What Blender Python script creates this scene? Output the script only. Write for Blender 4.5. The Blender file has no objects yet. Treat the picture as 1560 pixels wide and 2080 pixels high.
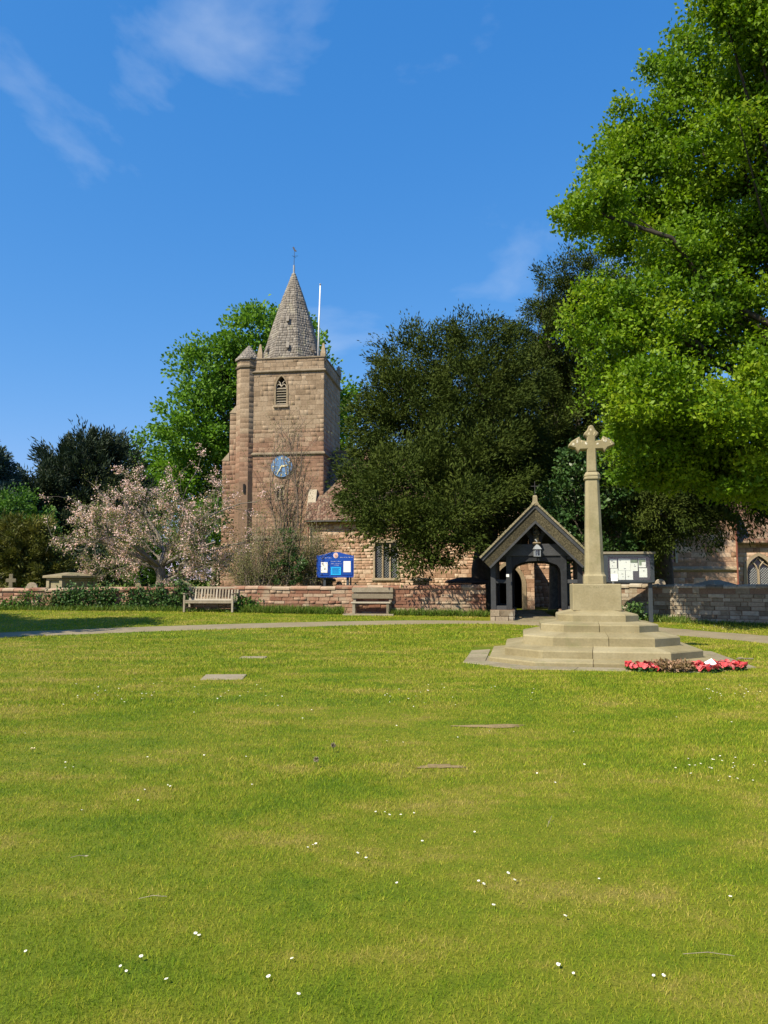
import bpy, math, random
import numpy as np
from mathutils import Vector, Matrix

random.seed(7)
rng = np.random.default_rng(11)
R = math.radians
SC = bpy.context.scene
COL = SC.collection

# ------------------------------------------------------------------ camera, sky, sun, exposure
CAM_H = 1.5
FPX = 1560.0                       # focal length in photo pixels (photo 1560 x 2080)
PITCH = math.atan2(145.0, FPX)
cd = bpy.data.cameras.new("camera")
cam = bpy.data.objects.new("camera", cd)
COL.objects.link(cam)
cam.location = (0, 0, CAM_H)
cam.rotation_euler = (math.pi / 2 + PITCH, 0, 0)
cd.sensor_fit = 'VERTICAL'
cd.sensor_height = 36.0
cd.lens = 36.0 * FPX / 2080.0
cd.clip_start = 0.05
cd.clip_end = 3000
SC.camera = cam

SUN_EL, SUN_AZ = 47.0, 227.0       # azimuth clockwise from +Y (the view direction): behind, to the left
world = bpy.data.worlds.new("World")
SC.world = world
world.use_nodes = True
wn, wl = world.node_tree.nodes, world.node_tree.links
wn.clear()
w_out = wn.new("ShaderNodeOutputWorld")
w_bg = wn.new("ShaderNodeBackground")
w_sky = wn.new("ShaderNodeTexSky")
w_sky.sky_type = 'NISHITA'
w_sky.sun_disc = False
w_sky.sun_elevation = R(SUN_EL)
w_sky.sun_rotation = R(SUN_AZ)
w_sky.altitude = 100
w_sky.air_density = 1.0
w_sky.dust_density = 0.25
w_sky.ozone_density = 2.5
w_bg.inputs["Strength"].default_value = 0.105
w_tc = wn.new("ShaderNodeTexCoord")
w_map = wn.new("ShaderNodeMapping")
w_map.inputs["Location"].default_value = (5.42, 18.33, 15.03)
w_map.inputs["Scale"].default_value = (1.0, 1.0, 1.7)
w_n1 = wn.new("ShaderNodeTexNoise")
w_n1.inputs["Scale"].default_value = 2.6
w_n1.inputs["Detail"].default_value = 7
w_n1.inputs["Roughness"].default_value = 0.52
w_n1.inputs["Distortion"].default_value = 0.25
w_r = wn.new("ShaderNodeValToRGB")
w_r.color_ramp.elements[0].position = 0.585
w_r.color_ramp.elements[0].color = (0, 0, 0, 1)
w_r.color_ramp.elements[1].position = 0.90
w_r.color_ramp.elements[1].color = (0.8, 0.8, 0.8, 1)
w_mix = wn.new("ShaderNodeMix")
w_mix.data_type = 'RGBA'
w_mix.inputs[7].default_value = (4.4, 5.0, 5.8, 1)
# camera response of the phone on the sky: one power curve for each channel
w_sep = wn.new("ShaderNodeSeparateColor")
w_com = wn.new("ShaderNodeCombineColor")
wl.new(w_sky.outputs["Color"], w_sep.inputs[0])
for ch, (gain, pw) in enumerate(((0.38, 1.32), (1.10, 0.66), (2.50, 0.42))):
    w_p = wn.new("ShaderNodeMath"); w_p.operation = 'POWER'; w_p.inputs[1].default_value = pw
    w_m = wn.new("ShaderNodeMath"); w_m.operation = 'MULTIPLY'; w_m.inputs[1].default_value = gain
    wl.new(w_sep.outputs[ch], w_p.inputs[0]); wl.new(w_p.outputs[0], w_m.inputs[0]); wl.new(w_m.outputs[0], w_com.inputs[ch])
wl.new(w_tc.outputs["Generated"], w_map.inputs["Vector"])
wl.new(w_map.outputs["Vector"], w_n1.inputs["Vector"])
wl.new(w_n1.outputs["Fac"], w_r.inputs["Fac"])
wl.new(w_r.outputs["Color"], w_mix.inputs[0])
wl.new(w_com.outputs[0], w_mix.inputs[6])
wl.new(w_mix.outputs[2], w_bg.inputs["Color"])
wl.new(w_bg.outputs["Background"], w_out.inputs["Surface"])

sd = bpy.data.lights.new("sun", 'SUN')
sd.energy = 4.9
sd.angle = R(0.53)
sd.color = (1.0, 0.89, 0.70)
sun = bpy.data.objects.new("sun", sd)
COL.objects.link(sun)
sun.rotation_euler = (R(90 - SUN_EL), 0, -R(SUN_AZ - 180))
sun.location = (-30, -30, 40)

SC.view_settings.view_transform = 'Standard'
SC.view_settings.look = 'None'
SC.view_settings.gamma = 1.0
SC.view_settings.exposure = 0.75
SC.view_settings.use_curve_mapping = False
SC.render.resolution_x, SC.render.resolution_y = 768, 1024
SC.cycles.max_bounces = 6
SC.cycles.transparent_max_bounces = 8

# ------------------------------------------------------------------ pixels to directions
CP, SP = math.cos(PITCH), math.sin(PITCH)
def ray(px, py):
    u, v = (px - 780.0) / FPX, (1040.0 - py) / FPX
    return Vector((u, CP - v * SP, SP + v * CP))
def P(px, py, Y):
    d = ray(px, py)
    return Vector((0, 0, CAM_H)) + d * (Y / d.y)
def ss(a, b, x):
    t = np.clip((x - a) / (b - a), 0, 1)
    return t * t * (3 - 2 * t)
def ground_z(x, y):
    x = np.asarray(x, float); y = np.asarray(y, float)
    z = 0.0027 * np.clip(y - 15, 0, 13.3) ** 2
    z = z - 0.42 * ss(29.5, 40, y)
    z = z + 0.018 * np.sin(x * 0.9 + 1.3) * np.sin(y * 0.7) * ss(2, 6, y) * (1 - ss(11, 13, y))
    z = z + 3.0 * ss(90, 400, y)
    return z
def gz(x, y):
    return float(ground_z(x, y))
def G(px, py):
    d = ray(px, py); t = 1.0
    o = Vector((0, 0, CAM_H))
    while t < 200:
        p = o + d * t
        if p.z <= gz(p.x, p.y):
            return p
        t += 0.02
    return p

# ------------------------------------------------------------------ objects
def tag(o, label=None, cat=None, group=None, kind=None):
    if label: o["label"] = label
    if cat: o["category"] = cat
    if group: o["group"] = group
    if kind: o["kind"] = kind
    return o
def empty(name, loc=(0, 0, 0), rz=0.0, label=None, cat=None, group=None):
    o = bpy.data.objects.new(name, None)
    COL.objects.link(o)
    o.location = loc
    o.rotation_euler = (0, 0, rz)
    o.empty_display_size = 0.2
    return tag(o, label, cat, group)
def link_mesh(name, me, mat=None, parent=None, smooth=False, bevel=0.0, world=False):
    o = bpy.data.objects.new(name, me)
    COL.objects.link(o)
    if mat is not None and len(me.materials) == 0:
        me.materials.append(mat)
    if parent is not None:
        o.parent = parent
        if world:
            o.location = -Vector(parent.location)
    if smooth:
        me.polygons.foreach_set("use_smooth", np.ones(len(me.polygons), dtype=bool))
    if bevel > 0:
        m = o.modifiers.new("bevel", 'BEVEL')
        m.width = bevel; m.segments = 2; m.limit_method = 'ANGLE'; m.angle_limit = R(35)
    return o
def fast_mesh(name, V, F, tone=None):
    """V (n,3), F (m,k) arrays of constant face size"""
    me = bpy.data.meshes.new(name)
    V = np.ascontiguousarray(V, dtype=np.float32); F = np.ascontiguousarray(F, dtype=np.int32)
    m, k = F.shape
    me.vertices.add(len(V)); me.vertices.foreach_set("co", V.ravel())
    me.loops.add(m * k); me.loops.foreach_set("vertex_index", F.ravel())
    me.polygons.add(m)
    me.polygons.foreach_set("loop_start", np.arange(0, m * k, k, dtype=np.int32))
    me.polygons.foreach_set("loop_total", np.full(m, k, dtype=np.int32))
    if tone is not None:
        a = me.attributes.new("tone", 'FLOAT', 'FACE')
        a.data.foreach_set("value", np.ascontiguousarray(tone, dtype=np.float32))
    me.update(calc_edges=True)
    return me

class MB:
    def __init__(s):
        s.v = []; s.f = []; s.t = []
    def add(s, V, F, tone=0.0):
        b = len(s.v)
        s.v += [tuple(p) for p in V]
        s.f += [tuple(i + b for i in f) for f in F]
        s.t += [tone] * len(F)
        return s
    def box(s, x0, x1, y0, y1, z0, z1, tone=0.0, M=None):
        V = [Vector(p) for p in ((x0,y0,z0),(x1,y0,z0),(x1,y1,z0),(x0,y1,z0),(x0,y0,z1),(x1,y0,z1),(x1,y1,z1),(x0,y1,z1))]
        if M is not None: V = [M @ p for p in V]
        return s.add(V, [(0,3,2,1),(4,5,6,7),(0,1,5,4),(1,2,6,5),(2,3,7,6),(3,0,4,7)], tone)
    def prism(s, poly, y0, y1, tone=0.0):
        """poly: (x, z) points counter-clockwise seen from -y; extruded along y"""
        n = len(poly)
        V = [(x, y0, z) for x, z in poly] + [(x, y1, z) for x, z in poly]
        F = [tuple(range(n)), tuple(range(2 * n - 1, n - 1, -1))]
        F += [(i, n + i, n + (i + 1) % n, (i + 1) % n) for i in range(n)]
        return s.add(V, F, tone)
    def loft(s, rings, cap=True, tone=0.0):
        n = len(rings[0]); V = [p for r in rings for p in r]; F = []
        for k in range(len(rings) - 1):
            for i in range(n):
                j = (i + 1) % n
                F.append((k*n+i, k*n+j, (k+1)*n+j, (k+1)*n+i))
        if cap:
            F.append(tuple(range(n - 1, -1, -1)))
            F.append(tuple((len(rings) - 1) * n + i for i in range(n)))
        return s.add(V, F, tone)
    def lathe(s, prof, c=(0, 0, 0), n=12, sy=1.0, tone=0.0):
        return s.loft([[(c[0] + r*math.cos(2*math.pi*i/n), c[1] + sy*r*math.sin(2*math.pi*i/n), c[2] + z) for i in range(n)] for r, z in prof], True, tone)
    def tube(s, pts, rad, n=6, tone=0.0):
        pts = [Vector(p) for p in pts]
        if not hasattr(rad, '__len__'): rad = [rad] * len(pts)
        rings = []
        for k, p in enumerate(pts):
            a = pts[max(k - 1, 0)]; b = pts[min(k + 1, len(pts) - 1)]
            d = (b - a).normalized() if (b - a).length > 1e-6 else Vector((0, 0, 1))
            ref = Vector((0, 0, 1)) if abs(d.z) < 0.9 else Vector((1, 0, 0))
            e = d.cross(ref).normalized(); g = d.cross(e)
            rings.append([p + (e * math.cos(2*math.pi*i/n) + g * math.sin(2*math.pi*i/n)) * rad[k] for i in range(n)])
        return s.loft(rings, True, tone)
    def mesh(s, name):
        me = bpy.data.meshes.new(name)
        me.from_pydata(s.v, [], s.f)
        a = me.attributes.new("tone", 'FLOAT', 'FACE')
        a.data.foreach_set("value", np.array(s.t, dtype=np.float32))
        me.update()
        return me
    def build(s, name, mat, parent=None, smooth=False, bevel=0.0, world=False):
        return link_mesh(name, s.mesh(name), mat, parent, smooth, bevel, world)
def bx(name, mat, parent, x0, x1, y0, y1, z0, z1, bevel=0.0):
    return MB().box(x0, x1, y0, y1, z0, z1).build(name, mat, parent, bevel=bevel)

# ------------------------------------------------------------------ materials
def mat_base(name):
    m = bpy.data.materials.new(name)
    m.use_nodes = True
    n, l = m.node_tree.nodes, m.node_tree.links
    b = n["Principled BSDF"]
    return m, n, l, b
def nd(n, t, **kw):
    x = n.new(t)
    for k, v in kw.items(): setattr(x, k, v)
    return x
def noise(n, l, pos, scale, detail=4, rough=0.55):
    x = n.new("ShaderNodeTexNoise")
    x.inputs["Scale"].default_value = scale; x.inputs["Detail"].default_value = detail
    x.inputs["Roughness"].default_value = rough
    l.new(pos, x.inputs["Vector"])
    return x.outputs["Fac"]
def ramp(n, l, fac, stops):
    r = n.new("ShaderNodeValToRGB")
    e = r.color_ramp.elements
    e[0].position = stops[0][0]; e[0].color = (*stops[0][1], 1)
    e[1].position = stops[-1][0]; e[1].color = (*stops[-1][1], 1)
    for p, c in stops[1:-1]:
        q = e.new(p); q.color = (*c, 1)
    l.new(fac, r.inputs["Fac"])
    return r.outputs["Color"]
def mix(n, l, fac, a, b, mode='MIX'):
    x = n.new("ShaderNodeMix"); x.data_type = 'RGBA'; x.blend_type = mode
    for i, v in ((0, fac), (6, a), (7, b)):
        if isinstance(v, (int, float)): x.inputs[i].default_value = v
        elif isinstance(v, tuple): x.inputs[i].default_value = (*v, 1)
        else: l.new(v, x.inputs[i])
    return x.outputs[2]
def math_(n, l, op, a, b=0.0, clamp=False):
    x = n.new("ShaderNodeMath"); x.operation = op; x.use_clamp = clamp
    for i, v in ((0, a), (1, b)):
        if isinstance(v, (int, float)): x.inputs[i].default_value = v
        else: l.new(v, x.inputs[i])
    return x.outputs[0]
def mrange(n, l, v, a, b, c=0.0, d=1.0):
    x = n.new("ShaderNodeMapRange")
    x.inputs[1].default_value = a; x.inputs[2].default_value = b; x.inputs[3].default_value = c; x.inputs[4].default_value = d
    l.new(v, x.inputs[0])
    return x.outputs[0]
def tone_fac(n, l):
    at = n.new("ShaderNodeAttribute"); at.attribute_name = "tone"
    oi = n.new("ShaderNodeObjectInfo")
    return math_(n, l, 'FRACT', math_(n, l, 'ADD', at.outputs["Fac"], oi.outputs["Random"]))
def bump(n, l, b, h, strength=0.3, dist=0.02):
    x = n.new("ShaderNodeBump")
    x.inputs["Strength"].default_value = strength; x.inputs["Distance"].default_value = dist
    l.new(h, x.inputs["Height"]); l.new(x.outputs["Normal"], b.inputs["Normal"])
def surface(name, cols, scale=6.0, fine=40.0, rough=0.85, bumpv=0.25, tonevar=0.35, stain=None, stain_scale=1.2, stain_lo=0.5, stain_hi=0.7, metal=0.0, spec=0.3, zband=None, detail=6, grain=0.55):
    """general weathered surface: colour ramp over noise, per-piece tone, fine grain, optional stain colour and a colour change with height"""
    m, n, l, b = mat_base(name)
    pos = n.new("ShaderNodeNewGeometry").outputs["Position"]
    big = noise(n, l, pos, scale, detail)
    t = tone_fac(n, l)
    f = math_(n, l, 'ADD', math_(n, l, 'MULTIPLY', big, 1.0 - tonevar), math_(n, l, 'MULTIPLY', t, tonevar))
    st = [(0.30 + 0.40 * i / (len(cols) - 1), c) for i, c in enumerate(cols)] if tonevar < 0.8 else [(i / (len(cols) - 1), c) for i, c in enumerate(cols)]
    c = ramp(n, l, f, st)
    if zband:
        z0, z1, cols2 = zband
        sx = n.new("ShaderNodeSeparateXYZ"); l.new(pos, sx.inputs[0])
        nz = noise(n, l, pos, 0.5, 3)
        zz = math_(n, l, 'ADD', sx.outputs[2], math_(n, l, 'MULTIPLY', math_(n, l, 'ADD', math_(n, l, 'SUBTRACT', nz, 0.5), math_(n, l, 'MULTIPLY', math_(n, l, 'SUBTRACT', t, 0.5), 0.35)), 3.2))
        k = mrange(n, l, zz, z0, z1)
        st2 = [(0.30 + 0.40 * i / (len(cols2) - 1), q) for i, q in enumerate(cols2)]
        c = mix(n, l, k, c, ramp(n, l, f, st2))
    fg = noise(n, l, pos, fine, 5, 0.65)
    c = mix(n, l, grain, c, ramp(n, l, fg, [(0.3, (0.45, 0.45, 0.45)), (0.7, (1.25, 1.25, 1.25))]), 'MULTIPLY')
    if stain:
        sfac = mrange(n, l, noise(n, l, pos, stain_scale, 5, 0.6), stain_lo, stain_hi)
        c = mix(n, l, sfac, c, stain)
    l.new(c, b.inputs["Base Color"])
    b.inputs["Roughness"].default_value = rough
    b.inputs["Metallic"].default_value = metal
    b.inputs["Specular IOR Level"].default_value = spec
    if bumpv > 0: bump(n, l, b, fg, bumpv, 0.02)
    return m
def leafmat(name, cols, trans=0.35, rough=0.55, patch=0.35, pscale=0.6, spec=0.25):
    m, n, l, b = mat_base(name)
    pos = n.new("ShaderNodeNewGeometry").outputs["Position"]
    at = n.new("ShaderNodeAttribute"); at.attribute_name = "tone"
    f = math_(n, l, 'ADD', math_(n, l, 'MULTIPLY', at.outputs["Fac"], 1 - patch), math_(n, l, 'MULTIPLY', noise(n, l, pos, pscale, 3), patch))
    c = ramp(n, l, f, [(i / (len(cols) - 1), q) for i, q in enumerate(cols)])
    l.new(c, b.inputs["Base Color"])
    b.inputs["Roughness"].default_value = rough
    b.inputs["Specular IOR Level"].default_value = spec
    tr = n.new("ShaderNodeBsdfTranslucent")
    l.new(mix(n, l, 1.0, c, (1.15, 1.2, 0.6), 'MULTIPLY'), tr.inputs["Color"])
    ms = n.new("ShaderNodeMixShader"); ms.inputs[0].default_value = trans
    l.new(b.outputs[0], ms.inputs[1]); l.new(tr.outputs[0], ms.inputs[2])
    l.new(ms.outputs[0], n["Material Output"].inputs["Surface"])
    return m
def plain(name, col, rough=0.5, metal=0.0, spec=0.4, var=0.15, scale=12):
    return surface(name, [tuple(c * (1 - var) for c in col), tuple(c * (1 + var) for c in col)], scale=scale, rough=rough, bumpv=0.08, tonevar=0.3, metal=metal, spec=spec, grain=0.15)

RED = [(0.195, 0.11, 0.07), (0.25, 0.148, 0.095), (0.285, 0.178, 0.117), (0.335, 0.23, 0.155)]
BUFF = [(0.20, 0.143, 0.088), (0.262, 0.192, 0.123), (0.30, 0.225, 0.148), (0.355, 0.275, 0.187)]
PINK = [(0.30, 0.18, 0.11), (0.41, 0.255, 0.165), (0.48, 0.315, 0.21), (0.53, 0.39, 0.275)]
M = {}
M['tower'] = surface('tower_sandstone', RED, scale=0.9, fine=9, tonevar=0.30, bumpv=0.4, zband=(10.2, 12.4, BUFF), stain=(0.14, 0.10, 0.07), stain_scale=0.8, stain_lo=0.60, stain_hi=0.85)
M['mortar'] = surface('mortar', [(0.18, 0.115, 0.075), (0.24, 0.16, 0.105)], scale=2, fine=20, zband=(10.2, 12.4, [(0.18, 0.135, 0.085), (0.24, 0.185, 0.12)]))
M['dressed'] = surface('dressed_stone', [(0.22, 0.17, 0.105), (0.30, 0.235, 0.15), (0.36, 0.29, 0.20)], scale=1.5, fine=14, tonevar=0.3)
M['weathered'] = surface('weathered_stone', [(0.10, 0.078, 0.05), (0.16, 0.128, 0.085), (0.24, 0.195, 0.135)], scale=1.8, fine=14, tonevar=0.3)
M['pale'] = surface('pale_limestone', [(0.38, 0.33, 0.24), (0.50, 0.44, 0.34)], scale=2.5, fine=18, stain=(0.24, 0.20, 0.13), stain_lo=0.55, stain_hi=0.8)
M['nave'] = surface('nave_rubble', PINK, scale=1.2, fine=10, tonevar=0.5, bumpv=0.4)
M['shingle'] = surface('stone_shingle', [(0.15, 0.134, 0.112), (0.195, 0.175, 0.147), (0.225, 0.203, 0.172), (0.28, 0.255, 0.217)], scale=1.2, fine=14, tonevar=0.4, bumpv=0.3, stain=(0.25, 0.23, 0.15), stain_lo=0.58, stain_hi=0.75)
M['tile'] = surface('clay_roof_tile', [(0.12, 0.066, 0.044), (0.17, 0.096, 0.064), (0.205, 0.125, 0.085), (0.22, 0.16, 0.11)], scale=1.4, fine=12, tonevar=0.5, stain=(0.16, 0.14, 0.08), stain_lo=0.55, stain_hi=0.75)
M['brick'] = surface('churchyard_brick', [(0.20, 0.095, 0.06), (0.29, 0.155, 0.10), (0.345, 0.21, 0.14), (0.39, 0.285, 0.20)], scale=1.0, fine=16, tonevar=0.55, stain=(0.30, 0.245, 0.17), stain_scale=1.0, stain_lo=0.52, stain_hi=0.66)
M['rubble'] = surface('wall_rubble', [(0.17, 0.135, 0.09), (0.25, 0.205, 0.14), (0.32, 0.265, 0.19), (0.37, 0.32, 0.24)], scale=1.4, fine=14, tonevar=0.5, bumpv=0.45, stain=(0.40, 0.38, 0.31), stain_scale=0.9, stain_lo=0.62, stain_hi=0.75)
M['memorial'] = surface('memorial_stone', [(0.205, 0.172, 0.090), (0.26, 0.222, 0.122), (0.31, 0.27, 0.16)], scale=2.2, fine=26, tonevar=0.25, bumpv=0.1, grain=0.28, stain=(0.17, 0.165, 0.075), stain_scale=1.7, stain_lo=0.55, stain_hi=0.78)
M['lichen'] = surface('lichen_stone', [(0.48, 0.44, 0.32), (0.66, 0.62, 0.50)], scale=12, fine=30, tonevar=0.2, stain=(0.40, 0.34, 0.20), stain_scale=9, stain_lo=0.5, stain_hi=0.6)
M['flag'] = surface('flagstone', [(0.22, 0.185, 0.115), (0.30, 0.258, 0.17)], scale=1.6, fine=22, tonevar=0.3, stain=(0.15, 0.16, 0.07), stain_scale=2.5, stain_lo=0.52, stain_hi=0.7)
M['timber'] = surface('blackened_oak', [(0.016, 0.018, 0.021), (0.034, 0.037, 0.042), (0.055, 0.058, 0.062)], scale=3, fine=30, rough=0.65, tonevar=0.4)
M['pebble'] = surface('pebbledash', [(0.025, 0.021, 0.011), (0.055, 0.047, 0.025), (0.12, 0.104, 0.062)], scale=22, fine=38, tonevar=0.15, bumpv=0.9, detail=3)
M['teak'] = surface('weathered_teak', [(0.25, 0.21, 0.15), (0.34, 0.295, 0.22), (0.40, 0.355, 0.28)], scale=5, fine=40, rough=0.8, tonevar=0.5)
M['greywood'] = surface('grey_softwood', [(0.17, 0.145, 0.10), (0.23, 0.20, 0.145), (0.28, 0.25, 0.19)], scale=5, fine=40, rough=0.85, tonevar=0.45)
M['concrete'] = surface('concrete', [(0.25, 0.21, 0.14), (0.33, 0.285, 0.20)], scale=4, fine=40)
M['asphalt'] = surface('worn_path', [(0.21, 0.175, 0.105), (0.27, 0.228, 0.145)], scale=1.2, fine=60, tonevar=0.0, bumpv=0.3)
M['earth'] = surface('bare_earth', [(0.20, 0.145, 0.065), (0.28, 0.21, 0.10)], scale=5, fine=50, bumpv=0.5, tonevar=0.0)
M['lead'] = plain('lead_cap', (0.30, 0.32, 0.33), 0.45, 0.3)
M['iron'] = plain('iron', (0.035, 0.033, 0.032), 0.5, 0.4)
M['white'] = plain('white_paint', (0.80, 0.80, 0.78), 0.45, var=0.04)
M['paper'] = plain('paper', (0.84, 0.84, 0.82), 0.7, var=0.03, spec=0.1)
M['ink'] = plain('print_grey', (0.20, 0.20, 0.22), 0.8, var=0.3)
M['pgreen'] = plain('print_green', (0.20, 0.27, 0.16), 0.8, var=0.4)
M['cyan'] = plain('cyan_panel', (0.01, 0.40, 0.86), 0.5, var=0.06)
M['blue'] = plain('blue_board', (0.008, 0.062, 0.36), 0.35, var=0.08)
M['clock'] = plain('clock_blue', (0.10, 0.22, 0.42), 0.5, var=0.12)
M['gold'] = plain('gold_leaf', (0.80, 0.72, 0.40), 0.45, 0.1, var=0.06)
M['lettering'] = plain('lettering', (0.60, 0.64, 0.78), 0.6, var=0.05)
M['crest'] = plain('crest', (0.62, 0.30, 0.20), 0.6, var=0.25, scale=60)
M['slate_board'] = plain('board_back', (0.05, 0.055, 0.055), 0.7)
M['boardframe'] = plain('board_frame', (0.045, 0.055, 0.065), 0.45)
M['pipe'] = plain('downpipe', (0.20, 0.07, 0.045), 0.5)
M['dark'] = plain('dark_void', (0.012, 0.011, 0.010), 0.9)
M['bark'] = surface('bark', [(0.025, 0.021, 0.016), (0.055, 0.046, 0.035), (0.09, 0.076, 0.058)], scale=6, fine=22, tonevar=0.2, bumpv=0.6)
M['palebark'] = surface('pale_bark', [(0.09, 0.075, 0.06), (0.17, 0.145, 0.115), (0.25, 0.22, 0.18)], scale=6, fine=24, tonevar=0.4)
M['twig'] = surface('twig_bark', [(0.17, 0.13, 0.10), (0.29, 0.23, 0.18)], scale=6, fine=24, tonevar=0.4)
M['glass'] = None
def glassmat():
    m, n, l, b = mat_base('window_glass')
    b.inputs["Base Color"].default_value = (0.02, 0.025, 0.03, 1)
    b.inputs["Roughness"].default_value = 0.12
    b.inputs["Specular IOR Level"].default_value = 0.6
    return m
M['glass'] = glassmat()
def clearglass():
    m, n, l, b = mat_base('clear_glazing')
    tr = n.new("ShaderNodeBsdfTransparent"); tr.inputs[0].default_value = (0.96, 0.98, 0.97, 1)
    gl = n.new("ShaderNodeBsdfGlossy"); gl.inputs["Roughness"].default_value = 0.05
    ms = n.new("ShaderNodeMixShader"); ms.inputs[0].default_value = 0.06
    l.new(tr.outputs[0], ms.inputs[1]); l.new(gl.outputs[0], ms.inputs[2])
    l.new(ms.outputs[0], n["Material Output"].inputs["Surface"])
    return m
M['clear'] = clearglass()
M['oak'] = leafmat('oak_leaf', [(0.045, 0.11, 0.005), (0.10, 0.20, 0.007), (0.18, 0.29, 0.009), (0.32, 0.37, 0.02)], trans=0.38, patch=0.3)
M['yew'] = leafmat('yew_needle', [(0.018, 0.031, 0.006), (0.034, 0.054, 0.009), (0.054, 0.075, 0.012), (0.084, 0.099, 0.017)], trans=0.10, rough=0.7, patch=0.45, pscale=0.5, spec=0.08)
M['darkyew'] = leafmat('dark_yew_needle', [(0.012, 0.024, 0.014), (0.026, 0.044, 0.023), (0.045, 0.064, 0.03)], trans=0.1, patch=0.3)
M['goldyew'] = leafmat('golden_yew_needle', [(0.045, 0.06, 0.012), (0.10, 0.11, 0.02), (0.17, 0.16, 0.03)], trans=0.15)
M['bluefir'] = leafmat('blue_conifer', [(0.02, 0.045, 0.04), (0.05, 0.09, 0.075)], trans=0.1)
M['lime'] = leafmat('lime_leaf', [(0.055, 0.145, 0.014), (0.11, 0.23, 0.02), (0.18, 0.31, 0.03)], trans=0.33)
M['shrub'] = leafmat('shrub_leaf', [(0.025, 0.075, 0.014), (0.06, 0.145, 0.02), (0.13, 0.24, 0.03)], trans=0.3)
M['ivy'] = leafmat('ivy_leaf', [(0.02, 0.055, 0.016), (0.05, 0.11, 0.028), (0.12, 0.19, 0.055)], trans=0.2, rough=0.4)
M['blossom'] = leafmat('cherry_blossom', [(0.58, 0.35, 0.33), (0.76, 0.54, 0.52), (0.84, 0.70, 0.67)], trans=0.3, patch=0.15)
M['bronze'] = leafmat('bronze_leaf', [(0.10, 0.07, 0.025), (0.12, 0.15, 0.03), (0.12, 0.21, 0.035)], trans=0.3)
M['olive'] = leafmat('olive_twig_leaf', [(0.09, 0.105, 0.035), (0.17, 0.18, 0.065), (0.26, 0.25, 0.11)], trans=0.25)
M['poppy'] = leafmat('poppy_red', [(0.46, 0.035, 0.04), (0.62, 0.085, 0.095), (0.70, 0.22, 0.22)], trans=0.15, patch=0.1)
M['dryleaf'] = leafmat('dry_wreath_leaf', [(0.10, 0.07, 0.025), (0.24, 0.16, 0.08), (0.40, 0.24, 0.16)], trans=0.15, patch=0.1)
M['verge'] = leafmat('verge_blade', [(0.05, 0.11, 0.014), (0.11, 0.19, 0.022), (0.24, 0.25, 0.07)], trans=0.3)

# lawn colour as a node chain shared by the ground sheet and the blades on it
def lawn_color(n, l, pos, tone=None):
    a = noise(n, l, pos, 0.22, 3, 0.5)
    sx = n.new("ShaderNodeVectorMath"); sx.operation = 'MULTIPLY'; sx.inputs[1].default_value = (1.0, 1.7, 0.0)
    l.new(pos, sx.inputs[0])
    b2 = noise(n, l, sx.outputs[0], 0.85, 5, 0.6)
    c2 = noise(n, l, pos, 7.0, 3, 0.6)
    f = math_(n, l, 'ADD', math_(n, l, 'MULTIPLY', a, 0.30), math_(n, l, 'ADD', math_(n, l, 'MULTIPLY', b2, 0.52), math_(n, l, 'MULTIPLY', c2, 0.18)))
    if tone is not None:
        f = math_(n, l, 'ADD', f, math_(n, l, 'MULTIPLY', math_(n, l, 'SUBTRACT', tone, 0.5), 0.20))
    return ramp(n, l, f, [(0.35, (0.12, 0.215, 0.010)), (0.45, (0.21, 0.288, 0.014)), (0.52, (0.285, 0.322, 0.022)), (0.58, (0.37, 0.345, 0.050)), (0.66, (0.46, 0.37, 0.11))])
def lawnmat(name, blade):
    m, n, l, b = mat_base(name)
    pos = n.new("ShaderNodeNewGeometry").outputs["Position"]
    tone = None
    if blade:
        at = n.new("ShaderNodeAttribute"); at.attribute_name = "tone"; tone = at.outputs["Fac"]
    c = lawn_color(n, l, pos, tone)
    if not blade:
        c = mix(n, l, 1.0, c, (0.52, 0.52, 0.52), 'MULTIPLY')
        fg = noise(n, l, pos, 60, 4, 0.7)
        c = mix(n, l, 0.6, c, ramp(n, l, fg, [(0.3, (0.4, 0.4, 0.4)), (0.7, (1.3, 1.3, 1.3))]), 'MULTIPLY')
        bump(n, l, b, fg, 0.5, 0.03)
    l.new(c, b.inputs["Base Color"])
    b.inputs["Roughness"].default_value = 0.75
    b.inputs["Specular IOR Level"].default_value = 0.15
    if blade:
        tr = n.new("ShaderNodeBsdfTranslucent"); l.new(c, tr.inputs[0])
        ms = n.new("ShaderNodeMixShader"); ms.inputs[0].default_value = 0.3
        l.new(b.outputs[0], ms.inputs[1]); l.new(tr.outputs[0], ms.inputs[2])
        l.new(ms.outputs[0], n["Material Output"].inputs["Surface"])
    return m
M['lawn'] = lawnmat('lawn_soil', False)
M['blade'] = lawnmat('lawn_blade', True)

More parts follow.
